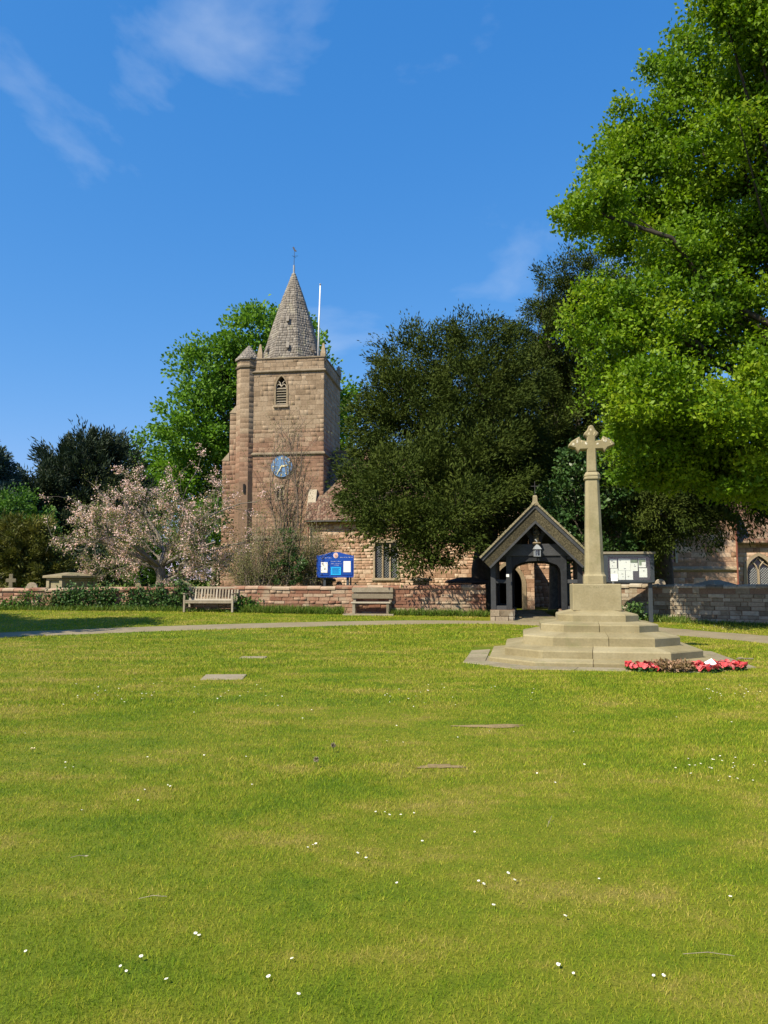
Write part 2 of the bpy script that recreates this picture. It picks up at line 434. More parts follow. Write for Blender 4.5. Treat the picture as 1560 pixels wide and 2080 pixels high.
# ------------------------------------------------------------------ masonry: every block real, the largest ones objects of their own
def unit_block(name, inset=0.06):
    i = 0.5 - inset
    V = [(-.5,-.5,0),(.5,-.5,0),(.5,.5,0),(-.5,.5,0),(-i,-i,1),(i,-i,1),(i,i,1),(-i,i,1)]
    F = [(4,5,6,7),(0,1,5,4),(1,2,6,5),(2,3,7,6),(3,0,4,7)]
    me = bpy.data.meshes.new(name); me.from_pydata(V, [], F); me.update()
    return me
def courses(o, u, v, W, H, ch, bw, holes=(), proud=(0.008, 0.03), gap=0.012, jitter=0.2, span=None):
    """blocks of a wall face: o lower corner, u along, v up; holes: functions v -> (u0,u1) or None; span: v -> (u0,u1) limits"""
    o, u, v = Vector(o), Vector(u).normalized(), Vector(v).normalized()
    nrm = u.cross(v)
    out = []; z = 0.0; row = 0
    while z < H - 0.02:
        h = min(ch * random.uniform(1 - jitter, 1 + jitter), H - z)
        if H - z - h < ch * 0.35: h = H - z
        vm = z + h / 2
        a0, a1 = (0.0, W) if span is None else span(vm)
        x = a0 - (random.random() * bw if row % 2 else 0)
        segs = []
        while x < a1 - 0.01:
            w = bw * random.uniform(0.55, 1.5)
            s0, s1 = max(x, a0), min(x + w, a1)
            if a1 - s1 < bw * 0.3: s1 = a1; w = s1 - x
            if s1 - s0 > 0.03: segs.append((s0, s1))
            x += w
        for hf in holes:
            q = hf(vm)
            if q is None: continue
            ns = []
            for s0, s1 in segs:
                if s1 <= q[0] or s0 >= q[1]: ns.append((s0, s1)); continue
                if q[0] - s0 > 0.04: ns.append((s0, q[0]))
                if s1 - q[1] > 0.04: ns.append((q[1], s1))
            segs = ns
        for s0, s1 in segs:
            out.append((o + u * ((s0 + s1) / 2) + v * vm, u, v, nrm, max(s1 - s0 - gap, 0.02), max(h - gap, 0.02), random.uniform(*proud)))
        z += h; row += 1
    return out
def emit(blocks, parent, name, mat, n_own, rest_name=None, inset=0.035):
    me = unit_block(name, inset); me.materials.append(mat)
    blocks = sorted(blocks, key=lambda b: -b[4] * b[5])
    for c, u, v, nrm, w, h, d in blocks[:n_own]:
        ob = bpy.data.objects.new(name, me); COL.objects.link(ob); ob.parent = parent
        R3 = Matrix((u, v, nrm)).transposed()
        ob.location = c; ob.rotation_euler = R3.to_euler(); ob.scale = (w, h, d)
    rest = blocks[n_own:]
    if rest:
        V = np.zeros((len(rest), 8, 3)); F = np.zeros((len(rest), 5, 4), int)
        base = np.array([(4,5,6,7),(0,1,5,4),(1,2,6,5),(2,3,7,6),(3,0,4,7)])
        for k, (c, u, v, nrm, w, h, d) in enumerate(rest):
            iw, ih = w / 2 - min(0.02, w * inset), h / 2 - min(0.02, h * inset)
            for q, (a, b2, e) in enumerate(((-w/2,-h/2,0),(w/2,-h/2,0),(w/2,h/2,0),(-w/2,h/2,0),(-iw,-ih,d),(iw,-ih,d),(iw,ih,d),(-iw,ih,d))):
                V[k, q] = c + u * a + v * b2 + nrm * e
            F[k] = base + 8 * k
        tone = np.repeat(rng.random(len(rest)), 5)
        ob = link_mesh(rest_name or name, fast_mesh(rest_name or name, V.reshape(-1, 3), F.reshape(-1, 4), tone), mat, parent)
        ob["kind"] = "stuff"
    return blocks

# ------------------------------------------------------------------ foliage
def unit_dirs(n):
    d = rng.normal(size=(n, 3)); return d / np.linalg.norm(d, axis=1, keepdims=True)
def norm(a):
    return a / np.maximum(np.linalg.norm(a, axis=1, keepdims=True), 1e-9)
def leaf_quads(C, D, L, W, fold=0.18):
    n = len(C)
    D = norm(D); S = norm(np.cross(D, unit_dirs(n))); N = np.cross(D, S)
    L = np.asarray(L).reshape(-1, 1) * np.ones((n, 1)); W = np.asarray(W).reshape(-1, 1) * np.ones((n, 1))
    V = np.stack([C, C + D*L*0.5 + S*W/2 + N*W*fold, C + D*L, C + D*L*0.5 - S*W/2 + N*W*fold], axis=1).reshape(-1, 3)
    F = np.arange(4 * n).reshape(-1, 4)
    return V, F
def leaf_object(name, mat, parent, C, D, L, W, tone, world=True, stuff=True):
    V, F = leaf_quads(C, D, L, W)
    ob = link_mesh(name, fast_mesh(name, V, F, np.clip(tone, 0, 1)), mat, parent, world=world)
    if stuff: ob["kind"] = "stuff"
    return ob
def lobes_px(lst, Y, jitter=2.0, squash=1.0, depth=1.0):
    """lobes given by pixel centre and pixel radius at a usual distance -> (centre, radii) in metres"""
    out = []
    for q in lst:
        px, py, r = q[:3]
        y = Y + (q[3] if len(q) > 3 else random.uniform(-jitter, jitter))
        c = P(px, py, y); rm = r / FPX * y
        out.append((np.array(c), np.array((rm, rm * depth, rm * squash))))
    return out
def crown(lobes, per_m2, puff_r, n_leaf, L, W, out=0.8, up=0.15, rand=0.7, shell=(0.62, 1.02), flat=0.75, low=-0.75, spike=0.0, inner=0.0):
    Cs, Ds, Ls, Ts, PC = [], [], [], [], []
    for c, r in lobes:
        npf = max(5, int(per_m2 * 4 * math.pi * (r[0] * r[2])))
        d = unit_dirs(npf * 2); d = d[d[:, 2] > low][:npf]
        pc = c + d * r * rng.uniform(shell[0], shell[1], (len(d), 1))
        if inner > 0:
            k = int(len(d) * inner); di = unit_dirs(k)
            pc = np.vstack([pc, c + di * r * rng.uniform(0.1, 0.6, (k, 1))]); d = np.vstack([d, di])
        for p, dd in zip(pc, d):
            pr = puff_r * rng.uniform(0.55, 1.35); k = max(4, int(n_leaf * rng.uniform(0.6, 1.3)))
            q = np.clip(rng.normal(size=(k, 3)) * 0.5, -0.85, 0.85)
            q[:, 2] *= flat
            if spike > 0:
                ax = dd + np.array((0, 0, up * 3)); ax = ax / np.linalg.norm(ax)
                q = q * 0.6 + ax * rng.uniform(-0.6, 1.3, (k, 1)) * spike
            Cs.append(p + q * pr)
            Ds.append(out * (0.6 * q + 0.6 * dd) + rand * unit_dirs(k) + np.array((0, 0, up)))
            Ls.append(rng.uniform(0.7, 1.25, k)); pt = rng.random()
            Ts.append(0.62 * pt + 0.38 * rng.random(k)); PC.append(p)
    Ls = np.concatenate(Ls)
    return np.vstack(Cs), np.vstack(Ds), Ls * L, Ls * W, np.concatenate(Ts), np.array(PC)
def bend(a, b, sag=0.0, n=4, wob=0.12):
    a, b = np.array(a, float), np.array(b, float); L = np.linalg.norm(b - a); pts = []
    for i in range(n + 1):
        t = i / n
        p = a * (1 - t) + b * t + np.array((0, 0, sag * L * math.sin(math.pi * t)))
        if 0 < i < n: p = p + rng.normal(size=3) * wob * L * 0.25
        pts.append(p)
    return pts
def tree(name, label, cat, base, lobes, crown_args, leaf_mat, trunk_h, trunk_r, bark='bark', group=None, limbs=True, twigs=0.06):
    t = empty(name, base, 0, label, cat, group)
    C, D, L, W, T, PC = crown(lobes, **crown_args)
    leaf_object('crown', M[leaf_mat], t, C, D, L, W, T)
    mb = MB(); b = np.array(base, float); top = b + np.array((rng.normal() * 0.15, rng.normal() * 0.15, trunk_h))
    mb.tube([b + (0, 0, -0.3), b + (0, 0, 0.25), (b * 0.5 + top * 0.5) + rng.normal(size=3) * 0.08, top], [trunk_r * 1.5, trunk_r * 1.08, trunk_r * 0.92, trunk_r * 0.8], 10)
    if limbs:
        for c, r in lobes:
            mid = top + (c - top) * 0.98
            st = b + (top - b) * rng.uniform(0.75, 1.0)
            pts = bend(st, mid, 0.06, 5)
            r0 = trunk_r * rng.uniform(0.16, 0.32)
            mb.tube(pts, np.linspace(r0, r0 * 0.3, len(pts)), 6)
            near = PC[np.linalg.norm((PC - c) / r, axis=1) < 1.15]
            if len(near):
                for q in near[rng.random(len(near)) < twigs]:
                    k = rng.integers(2, len(pts) - 1)
                    tp = bend(pts[k], q, 0.03, 3)
                    mb.tube(tp, np.linspace(r0 * 0.3, 0.012, len(tp)), 4)
    mb.build('trunk', M[bark], t, smooth=True, world=True)
    return t
# ================================================================== THE SETTING
xs = np.unique(np.concatenate([np.linspace(-600, -40, 15), np.linspace(-40, 40, 161), np.linspace(40, 600, 15)]))
ys = np.unique(np.concatenate([np.linspace(-60, 0, 13), np.linspace(0, 45, 151), np.linspace(45, 120, 40), np.linspace(120, 900, 20)]))
GX, GY = np.meshgrid(xs, ys)
GV = np.stack([GX, GY, ground_z(GX, GY)], axis=-1).reshape(-1, 3)
nx, ny = len(xs), len(ys)
ii = np.arange((ny - 1) * (nx - 1)); r_, c_ = ii // (nx - 1), ii % (nx - 1)
GF = np.stack([r_*nx + c_, r_*nx + c_ + 1, (r_+1)*nx + c_ + 1, (r_+1)*nx + c_], axis=1)
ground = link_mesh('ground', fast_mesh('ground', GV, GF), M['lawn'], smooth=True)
tag(ground, 'mown village green of short yellowish grass sloping to the churchyard', 'lawn', kind='structure')

# path that crosses the green and passes the gate
path_px = [(-420, 1330, .8), (-200, 1307, .8), (0, 1290.5, .8), (150, 1284, .8), (300, 1278, .8), (500, 1271.5, .8), (700, 1266.5, .7), (850, 1264, .6), (1000, 1264.5, .5),
           (1090, 1266, .75), (1200, 1270, .9), (1300, 1277, .95), (1400, 1286, .95), (1560, 1299, .95), (1800, 1326, .95)]
ctrl = [(*G(a, b)[:2], w) for a, b, w in path_px]
cp = np.array(ctrl)
tt = np.linspace(0, len(cp) - 1, 140)
def catmull(c, t):
    i = np.clip(np.floor(t).astype(int), 0, len(c) - 2); f = (t - i)[:, None]
    p0, p1, p2, p3 = c[np.maximum(i-1, 0)], c[i], c[i+1], c[np.minimum(i+2, len(c)-1)]
    return 0.5 * ((2*p1) + (p2-p0)*f + (2*p0-5*p1+4*p2-p3)*f**2 + (3*p1-p0-3*p2+p3)*f**3)
PC_ = catmull(cp, tt)
tan = np.gradient(PC_[:, :2], axis=0); tan /= np.linalg.norm(tan, axis=1, keepdims=True)
nor = np.stack([-tan[:, 1], tan[:, 0]], axis=1)
PV, PF = [], []
K = 7
for i in range(len(PC_)):
    for k in range(K):
        s = -1 + 2 * k / (K - 1)
        w = PC_[i, 2] * (1 + (0.05 * rng.normal() if k in (0, K - 1) else 0))
        q = PC_[i, :2] + nor[i] * s * w
        PV.append((q[0], q[1], gz(*q) + 0.022 - 0.03 * abs(s) ** 6))
for i in range(len(PC_) - 1):
    for k in range(K - 1):
        a = i * K + k
        PF.append((a, a + 1, a + K + 1, a + K)[::-1])
path = link_mesh('path', fast_mesh('path', np.array(PV), np.array(PF)), M['asphalt'], smooth=True)
tag(path, 'narrow worn tarmac path curving across the grass to the gate', 'path', kind='structure')
def path_dist(X, Y):
    d = np.full(X.shape, 9.0)
    for i in range(len(PC_)):
        d = np.minimum(d, np.hypot(X - PC_[i, 0], Y - PC_[i, 1]) - PC_[i, 2])
    return d
# gate paving
GX0, GYF = P(1089, 1150, 25.2).x, 25.2
pv = MB()
for i in range(9):
    a, b = GYF - 0.35 + i * 0.42, GYF - 0.35 + (i + 1) * 0.42 - 0.015
    for s in range(3):
        z = gz(GX0, (a + b) / 2) + 0.03 + random.uniform(-.004, .004)
        pv.box(GX0 - .8 + s * .54, GX0 - .8 + (s + 1) * .54 - .015, a, b, z - .1, z, random.random())
tag(pv.build('gate_paving', M['flag']), 'worn stone paving under the roofed gate', 'paving', kind='structure')

# ================================================================== THE CHURCH
CH_O = Vector((-3.98, 50.0, 0.06)); CH_RZ = R(-8)
church = empty('church', CH_O, CH_RZ, 'red and buff sandstone church with shingled spire, blue clock and tiled nave', 'church')
_cr, _sr = math.cos(-CH_RZ), math.sin(-CH_RZ)
def to_ch(p):
    d = Vector(p) - CH_O
    return Vector((d.x * _cr - d.y * _sr, d.x * _sr + d.y * _cr, d.z))
def CL(px, py, yl):
    a = to_ch((0, 0, CAM_H)); b = to_ch(Vector((0, 0, CAM_H)) + ray(px, py)) - a
    q = a + b * ((yl - a.y) / b.y)
    return q.x, q.z
def arch(w, zs, za, n=9, x=0.0, extra=0.0):
    """pointed arch outline from left spring over the apex to the right spring"""
    L = []
    for i in range(n + 1):
        th = R(60) * i / n
        L.append((x + w / 2 - w * math.cos(th), zs + (za - zs) * math.sin(th) / math.sin(R(60))))
    return L + [(2 * x - a, b) for a, b in L[-2::-1]]
def arch_hole(u0, w, z0, zs, za):
    """hole for courses(): u0 centre"""
    def f(v):
        if v < z0 or v > za: return None
        if v <= zs: return (u0 - w/2, u0 + w/2)
        s = min(1.0, (v - zs) / (za - zs) * math.sin(R(60)))
        x = w * math.cos(math.asin(s)) - w / 2
        return (u0 - x, u0 + x) if x > 0.02 else None
    return f
def arch_frame(name, mat, parent, x, w, z0, zs, za, t, y0, y1, sill=True):
    A = [(x - w/2, z0)] + arch(w, zs, za, x=x) + [(x + w/2, z0)]
    B = [(x - w/2 - t, z0)] + arch(w + 2*t, zs, za + t, x=x) + [(x + w/2 + t, z0)]
    mb = MB(); n = len(A)
    V = [(a, y0, b) for a, b in A] + [(a, y0, b) for a, b in B] + [(a, y1, b) for a, b in A] + [(a, y1, b) for a, b in B]
    F = []
    for i in range(n - 1):
        F += [(i, i+1, n+i+1, n+i)[::-1], (i, 2*n+i, 2*n+i+1, i+1)[::-1], (n+i, n+i+1, 3*n+i+1, 3*n+i)[::-1]]
    mb.add(V, F)
    o = mb.build(name, mat, parent)
    if sill:
        MB().box(x - w/2 - t - .06, x + w/2 + t + .06, y0 - .08, y1 + .02, z0 - .16, z0).build('sill', mat, o, bevel=.02)
    return o
def arch_panel(name, mat, parent, x, w, z0, zs, za, y):
    A = [(x - w/2, z0)] + arch(w, zs, za, x=x) + [(x + w/2, z0)]
    return MB().add([(a, y, b) for a, b in A], [tuple(range(len(A)))[::-1]]).build(name, mat, parent)
def lattice(name, parent, x, w, z0, z1, y, step=0.2, r=0.012, mat='lead'):
    mb = MB(); n = int((w + (z1 - z0)) / step) + 1
    for i in range(n):
        for sgn in (1, -1):
            pts = []
            for k in range(2):
                pass
            c = -((z1 - z0)) + i * step * 1.0
            a = max(0.0, c if sgn == 1 else c); 
            u0 = c; pts = []
            for t in np.linspace(0, 1, 2):
                pts.append((u0 + t * (z1 - z0), t * (z1 - z0)))
            (ua, za_), (ub, zb) = pts
            if ua < 0: za_ += -ua; ua = 0
            if ub > w: zb -= ub - w; ub = w
            if ub - ua < 0.03: continue
            if sgn == 1: A, B = (x - w/2 + ua, y, z0 + za_), (x - w/2 + ub, y, z0 + zb)
            else: A, B = (x + w/2 - ua, y - .004, z0 + za_), (x + w/2 - ub, y - .004, z0 + zb)
            mb.tube([A, B], r, 4)
    return mb.build(name, M[mat], parent)

def cut(ob, cutters):
    """real openings: boolean difference, baked into the mesh"""
    tmp = []
    for mb in cutters:
        c = bpy.data.objects.new('cutter', mb.mesh('cutter')); COL.objects.link(c); c.parent = ob.parent; tmp.append(c)
        m = ob.modifiers.new('cut', 'BOOLEAN'); m.operation = 'DIFFERENCE'; m.object = c; m.solver = 'EXACT'
    dg = bpy.context.evaluated_depsgraph_get()
    me = bpy.data.meshes.new_from_object(ob.evaluated_get(dg))
    ob.modifiers.clear(); ob.data = me
    for c in tmp: bpy.data.objects.remove(c)
def arch_cutter(x, w, z0, zs, za, y0, y1):
    return MB().prism(([(x - w/2, z0)] + arch(w, zs, za, x=x) + [(x + w/2, z0)])[::-1], y0, y1)
def box_cutter(x0, x1, y0, y1, z0, z1): return MB().box(x0, x1, y0, y1, z0, z1)

# ---- tower
Z_PAR = CL(600, 728, 0)[1]; Z_STR = CL(600, 753, 0)[1]; Z_MID = CL(600, 921, 0)[1]; Z_LOW = CL(560, 1092, 0)[1]
TW, TD = 5.35, 5.4
XW = -TW
tower = MB().box(XW, 0, 0, TD, -.3, Z_STR).box(XW + .0, 0, 0, .42, Z_STR, Z_PAR).box(XW, 0, TD - .42, TD, Z_STR, Z_PAR).box(-.42, 0, .42, TD - .42, Z_STR, Z_PAR).box(XW, XW + .42, .42, TD - .42, Z_STR, Z_PAR).build('tower', M['mortar'], church)
bwx, bz1 = CL(571, 823, 0); bz1a = CL(571, 764, 0)[1]
bww = 0.72; bspring = bz1 + (bz1a - bz1) * 0.62
swx, swz0 = CL(568.5, 1012, 0); swz1 = CL(568.5, 989, 0)[1]
cut(tower, [arch_cutter(bwx, bww + .02, bz1, bspring, bz1a, -.5, .5), box_cutter(swx - .22, swx + .22, -.5, .5, swz0, swz1)])
holes_s = [arch_hole(bwx - XW, bww + .30, bz1 + .3, bspring + .3, bz1a + .15 + .3), lambda v: (swx - XW - .22, swx - XW + .22) if swz0 < v - .3 < swz1 else None]
blocks = courses((XW, 0, -.3), (1, 0, 0), (0, 0, 1), TW, Z_PAR + .3, .30, .46, holes_s, proud=(.006, .018), gap=.008)
emit(blocks, tower, 'stone_block', M['tower'], 300, 'stone_blocks')
emit(courses((0, 0, -.3), (0, 1, 0), (0, 0, 1), TD, Z_PAR + .3, .33, .50, proud=(.006, .02)), tower, 'stone_block', M['tower'], 0, 'shaded_blocks')
def string(z, name, h=.14, pr=.14, x0=XW, x1=0.0, parent=church):
    poly = [(x0 - pr, 0), (x1 + pr, 0), (x1 + pr, TD + pr), (x0 - pr, TD + pr)]
    def rg(e, zz): return [(x0 - e, -e, zz), (x1 + e, -e, zz), (x1 + e, TD + e, zz), (x0 - e, TD + e, zz)]
    return MB().loft([rg(.02, z - h), rg(pr, z - h * .4), rg(pr, z), rg(.03, z + h * .7)]).build(name, M['weathered'], parent)
string(Z_STR, 'string_course'); string(Z_MID, 'string_course', .16, .12); string(Z_LOW, 'string_course', .18, .13)
def rgc(e, zz): return [(XW - e, -e, zz), (e, -e, zz), (e, TD + e, zz), (XW - e, TD + e, zz)]
cop = MB()
for x0, x1, y0, y1 in ((XW - .07, .07, -.07, .46), (XW - .07, .07, TD - .46, TD + .07), (-.46, .07, .46, TD - .46), (XW - .07, XW + .46, .46, TD - .46)):
    cop.box(x0, x1, y0, y1, Z_PAR, Z_PAR + .10)
cop.build('parapet_coping', M['weathered'], church, bevel=.02)
# belfry window
bw = arch_frame('belfry_window', M['dressed'], church, bwx, bww, bz1, bspring, bz1a, .11, -.05, .35)
arch_panel('opening', M['dark'], bw, bwx, bww, bz1, bspring, bz1a, .42)
for i in range(7):
    z = bz1 + .05 + i * (bspring - bz1 - .02) / 7
    MB().add([(bwx - bww/2, -.0, z), (bwx + bww/2, -.0, z), (bwx + bww/2, .24, z + .16), (bwx - bww/2, .24, z + .16), (bwx - bww/2, .0, z + .04), (bwx + bww/2, .0, z + .04), (bwx + bww/2, .24, z + .20), (bwx - bww/2, .24, z + .20)],
             [(0,3,2,1),(4,5,6,7),(0,1,5,4),(1,2,6,5),(2,3,7,6),(3,0,4,7)]).build('louvre', M['greywood'], bw)
tr = MB()
for s in (-1, 1):
    tr.tube([(bwx + s * bww * .5, .05, bspring - .05), (bwx + s * bww * .40, .05, bspring + .14), (bwx + s * bww * .22, .05, bspring + .22), (bwx, .05, bspring + .06)], .035, 5)
    tr.tube([(bwx, .05, bspring + .04), (bwx + s * bww * .12, .05, bspring + .30), (bwx + s * bww * .30, .05, bspring + .42)], .032, 5)
tr.build('tracery', M['pale'], bw)
# small louvred window under the clock, slit in the stair turret
sw = MB().box(swx - .30, swx - .21, -.03, .2, swz0, swz1).box(swx + .21, swx + .30, -.03, .2, swz0, swz1).box(swx - .34, swx + .34, -.03, .2, swz1, swz1 + .12).box(swx - .34, swx + .34, -.06, .2, swz0 - .1, swz0).build('square_window', M['dressed'], church)
bx('opening', M['dark'], sw, swx - .21, swx + .21, .16, .2, swz0, swz1)
for i in range(4):
    bx('slat', M['greywood'], sw, swx - .21, swx + .21, .03, .14, swz0 + .04 + i * .12, swz0 + .075 + i * .12)
bx('mullion', M['dressed'], sw, swx - .03, swx + .03, .0, .1, swz0 + .001, swz1 - .001)
# clock
ckx, ckz = CL(573, 948, 0); CR = .70
ck = empty('clock', (ckx, -.05, ckz)); ck.parent = church
def disc(name, mat, parent, r, y0, y1, n=40):
    return MB().loft([[(r*math.cos(2*math.pi*i/n), y, r*math.sin(2*math.pi*i/n)) for i in range(n)] for y in (y0, y1)]).build(name, mat, parent)
disc('dial', M['clock'], ck, CR, -.06, .03)
rim = MB(); rim.tube([(CR*math.cos(a), -.05, CR*math.sin(a)) for a in np.linspace(0, 2*math.pi, 41)], .022, 5); rim.build('rim', M['clock'], ck)
for i in range(12):
    a = R(90 - 30 * i); mt = Matrix.Rotation(-(math.pi/2 - a), 4, 'Y')
    if i % 3 == 0: MB().box(-.035, -.008, -.075, -.064, CR*.70, CR*.92, M=mt).box(.008, .035, -.075, -.064, CR*.70, CR*.92, M=mt).build('numeral', M['gold'], ck)
    else: MB().box(-.022, .022, -.075, -.064, CR*.72, CR*.92, M=mt).build('numeral', M['gold'], ck)
for nm, ang, ln, wd, yy in (('minute_hand', 211, CR*.88, .030, -.105), ('hour_hand', 78, CR*.60, .042, -.09)):
    mt = Matrix.Rotation(R(ang), 4, 'Y')
    MB().add([mt @ Vector(p) for p in ((-wd, yy, -.1), (wd, yy, -.1), (wd, yy, ln*.7), (0, yy, ln), (-wd, yy, ln*.7), (-wd, yy-.012, -.1), (wd, yy-.012, -.1), (wd, yy-.012, ln*.7), (0, yy-.012, ln), (-wd, yy-.012, ln*.7))],
             [(4,3,2,1,0), (5,6,7,8,9), (0,1,6,5), (1,2,7,6), (2,3,8,7), (3,4,9,8), (4,0,5,9)]).build(nm, M['gold'], ck)
# stair turret, octagonal with a stone cap
tx = CL(499, 790, -.1)[0]; TR = .78
tcy = .47
def octr(r, z, n=8, ph=22.5, cx=tx, cy=tcy): return [(cx + r*math.cos(R(ph + 360/n*i)), cy + r*math.sin(R(ph + 360/n*i)), z) for i in range(n)]
ZT = CL(500, 732, 0)[1]
tur = MB().loft([octr(TR + .04, -.3), octr(TR, Z_MID), octr(TR - .02, ZT)]).build('stair_turret', M['mortar'], church)
slx, slz0 = CL(495, 1001, -.35); slz1 = CL(495, 983, -.35)[1]
for k in range(8):
    a = Vector(octr(TR, -.3)[k]); b = Vector(octr(TR, -.3)[(k + 1) % 8])
    m_ = (a + b) / 2
    if m_.y > tcy + .35: continue
    u = b - a
    emit(courses(a, u, (0, 0, 1), u.length, ZT + .3, .34, .70, proud=(.003, .008), gap=.006), tur, 'stone_block', M['tower'], 0, 'turret_blocks')
MB().loft([octr(TR + .02, ZT - .62), octr(TR + .10, ZT - .56), octr(TR + .10, ZT - .46), octr(TR + .0, ZT - .36)]).build('turret_string', M['weathered'], church)
capz = CL(508, 702, 0)[1] + .15
cap = MB().loft([octr(TR + .13, ZT), octr(TR + .13, ZT + .06), octr(.03, capz)]).build('turret_cap', M['shingle'], church)
for k in range(8):
    a, b = Vector(octr(TR + .13, ZT + .06)[k]), Vector(octr(TR + .13, ZT + .06)[(k+1) % 8]); ap = Vector((tx, tcy, capz))
    if ((a + b) / 2).y > tcy + .3: continue
    u = (b - a); Wd = u.length; vv = ap - (a + b) / 2; Hh = vv.length
    emit(courses(a, u, vv, Wd, Hh * .93, .2, .26, proud=(.02, .05), span=lambda v, Wd=Wd, Hh=Hh: (Wd/2 * v/Hh, Wd - Wd/2 * v/Hh)), cap, 'shingle', M['shingle'], 0, 'cap_shingles')
bx('slit_window', M['dark'], church, slx - .06, slx + .06, tcy - TR - .04, tcy - TR + .25, slz0, slz1)
# stepped buttresses on the tower's west corner and its south-east one
def buttress(x0, x1, stages, name='buttress', mat='tower', y_back=.3):
    """stages: (z0, z1, projection); each ends in a weathered slope"""
    mb = MB(); bl = []
    for i, (z0, z1, pr) in enumerate(stages):
        nxt = stages[i + 1][2] if i + 1 < len(stages) else 0.0
        top = [(x0, -pr, z1), (x1, -pr, z1), (x1, y_back, z1), (x0, y_back, z1)]
        mb.box(x0, x1, -pr, y_back, z0, z1)
        bl += courses((x0, -pr, z0), (1, 0, 0), (0, 0, 1), x1 - x0, z1 - z0, .33, .42, proud=(.006, .02))
        bl += courses((x1, -pr, z0), (0, 1, 0), (0, 0, 1), pr, z1 - z0, .33, .42, proud=(.006, .02)) if pr > .3 else []
        if pr - nxt > .05:
            mb.add([(x0 - .03, -pr - .05, z1), (x1 + .03, -pr - .05, z1), (x1 + .03, -nxt, z1 + (pr - nxt) * 1.3), (x0 - .03, -nxt, z1 + (pr - nxt) * 1.3), (x0 - .03, -nxt, z1), (x1 + .03, -nxt, z1)],
                   [(0, 1, 2, 3), (0, 3, 4), (1, 5, 2), (0, 4, 5, 1)], .9)
    o = mb.build(name, M['dressed'], church)
    emit(bl, o, 'stone_block', M[mat], 0, 'buttress_blocks')
    return o
bxa = CL(477, 870, 0)[0]; bxb = CL(462, 1000, 0)[0]; bxc = CL(446, 1100, 0)[0]
ztop1 = CL(470, 775, 0)[1]; ztop2 = CL(460, 838, 0)[1]; ztop3 = CL(455, 935, 0)[1]
WBX = tx - TR + .05
mb = MB(); bl = []
for z0, z1, x0 in ((-.3, ztop3, bxc), (ztop3, ztop2, bxb), (ztop2, ztop1, bxa)):
    mb.box(x0, WBX, .25, 1.15, z0, z1); bl += courses((x0, .25, z0), (1, 0, 0), (0, 0, 1), WBX - x0, z1 - z0, .33, .4, proud=(.006, .02))
for z, x0, x1 in ((ztop3, bxc, bxb), (ztop2, bxb, bxa), (ztop1, bxa, WBX)):
    mb.add([(x0 - .05, .2, z), (x1, .2, z), (x1, .2, z + (x1 - x0) * 1.2), (x0 - .05, 1.2, z), (x1, 1.2, z), (x1, 1.2, z + (x1 - x0) * 1.2)], [(0, 1, 2), (3, 5, 4), (0, 2, 5, 3), (0, 3, 4, 1)], .9)
wb = mb.build('corner_buttress', M['dressed'], church); emit(bl, wb, 'stone_block', M['tower'], 0, 'buttress_blocks')
zb1 = CL(632, 1040, -.7)[1]
xb0, xb1 = CL(623, 1100, -.7)[0], CL(638, 1100, -.7)[0]
MB().prism([(xb0, -.3), (xb1, -.3), (xb1, zb1), (xb0, zb1)], -.7, .1).build('south_buttress', M['dressed'], church)
ztb = CL(633, 994, -.2)[1]
MB().add([(xb0 - .03, -.75, zb1), (xb1 + .03, -.75, zb1), (xb1 + .03, -.12, ztb), (xb0 - .03, -.12, ztb), (xb0 - .03, .0, zb1), (xb1 + .03, .0, zb1), (xb1 + .03, .0, ztb), (xb0 - .03, .0, ztb)],
         [(0,1,2,3), (0,3,7,4), (1,5,6,2), (3,2,6,7), (0,4,5,1), (4,7,6,5)]).build('buttress_weathering', M['pale'], church)
# pale two-light window in the wall beside the turret foot
wx0, wz0 = CL(430, 1187, 1.2); wx1, wz1 = CL(457, 1135, 1.2)
wwall = MB().box(wx0 - .05, bxc + .6, 1.25, 2.2, -.3, wz1 + .9).build('west_wall', M['mortar'], church)
cut(wwall, [box_cutter(wx0 + .17, wx1 - .14, 1.0, 1.55, wz0, wz1)])
emit(courses((wx0 - .05, 1.25, -.3), (1, 0, 0), (0, 0, 1), bxc + .6 - wx0, wz1 + 1.2, .33, .4, [lambda v: (0.05, wx1 - wx0) if wz0 < v - .3 < wz1 else None], proud=(.006, .02)), wwall, 'stone_block', M['tower'], 0, 'west_blocks')
ww = MB().box(wx0, wx0 + .17, 1.05, 1.3, wz0, wz1).box(wx1 - .14, wx1, 1.05, 1.3, wz0, wz1).box(wx0 - .03, wx1 + .03, 1.0, 1.3, wz1, wz1 + .16).box(wx0 - .05, wx1 + .05, .98, 1.3, wz0 - .14, wz0).build('west_window', M['pale'], church, bevel=.02)
bx('opening', M['dark'], ww, wx0 + .171, wx1 - .141, 1.5, 1.53, wz0 + .001, wz1 - .001)
bx('mullion', M['pale'], ww, (wx0 + wx1)/2 - .06, (wx0 + wx1)/2 + .06, 1.1, 1.22, wz0, wz1)
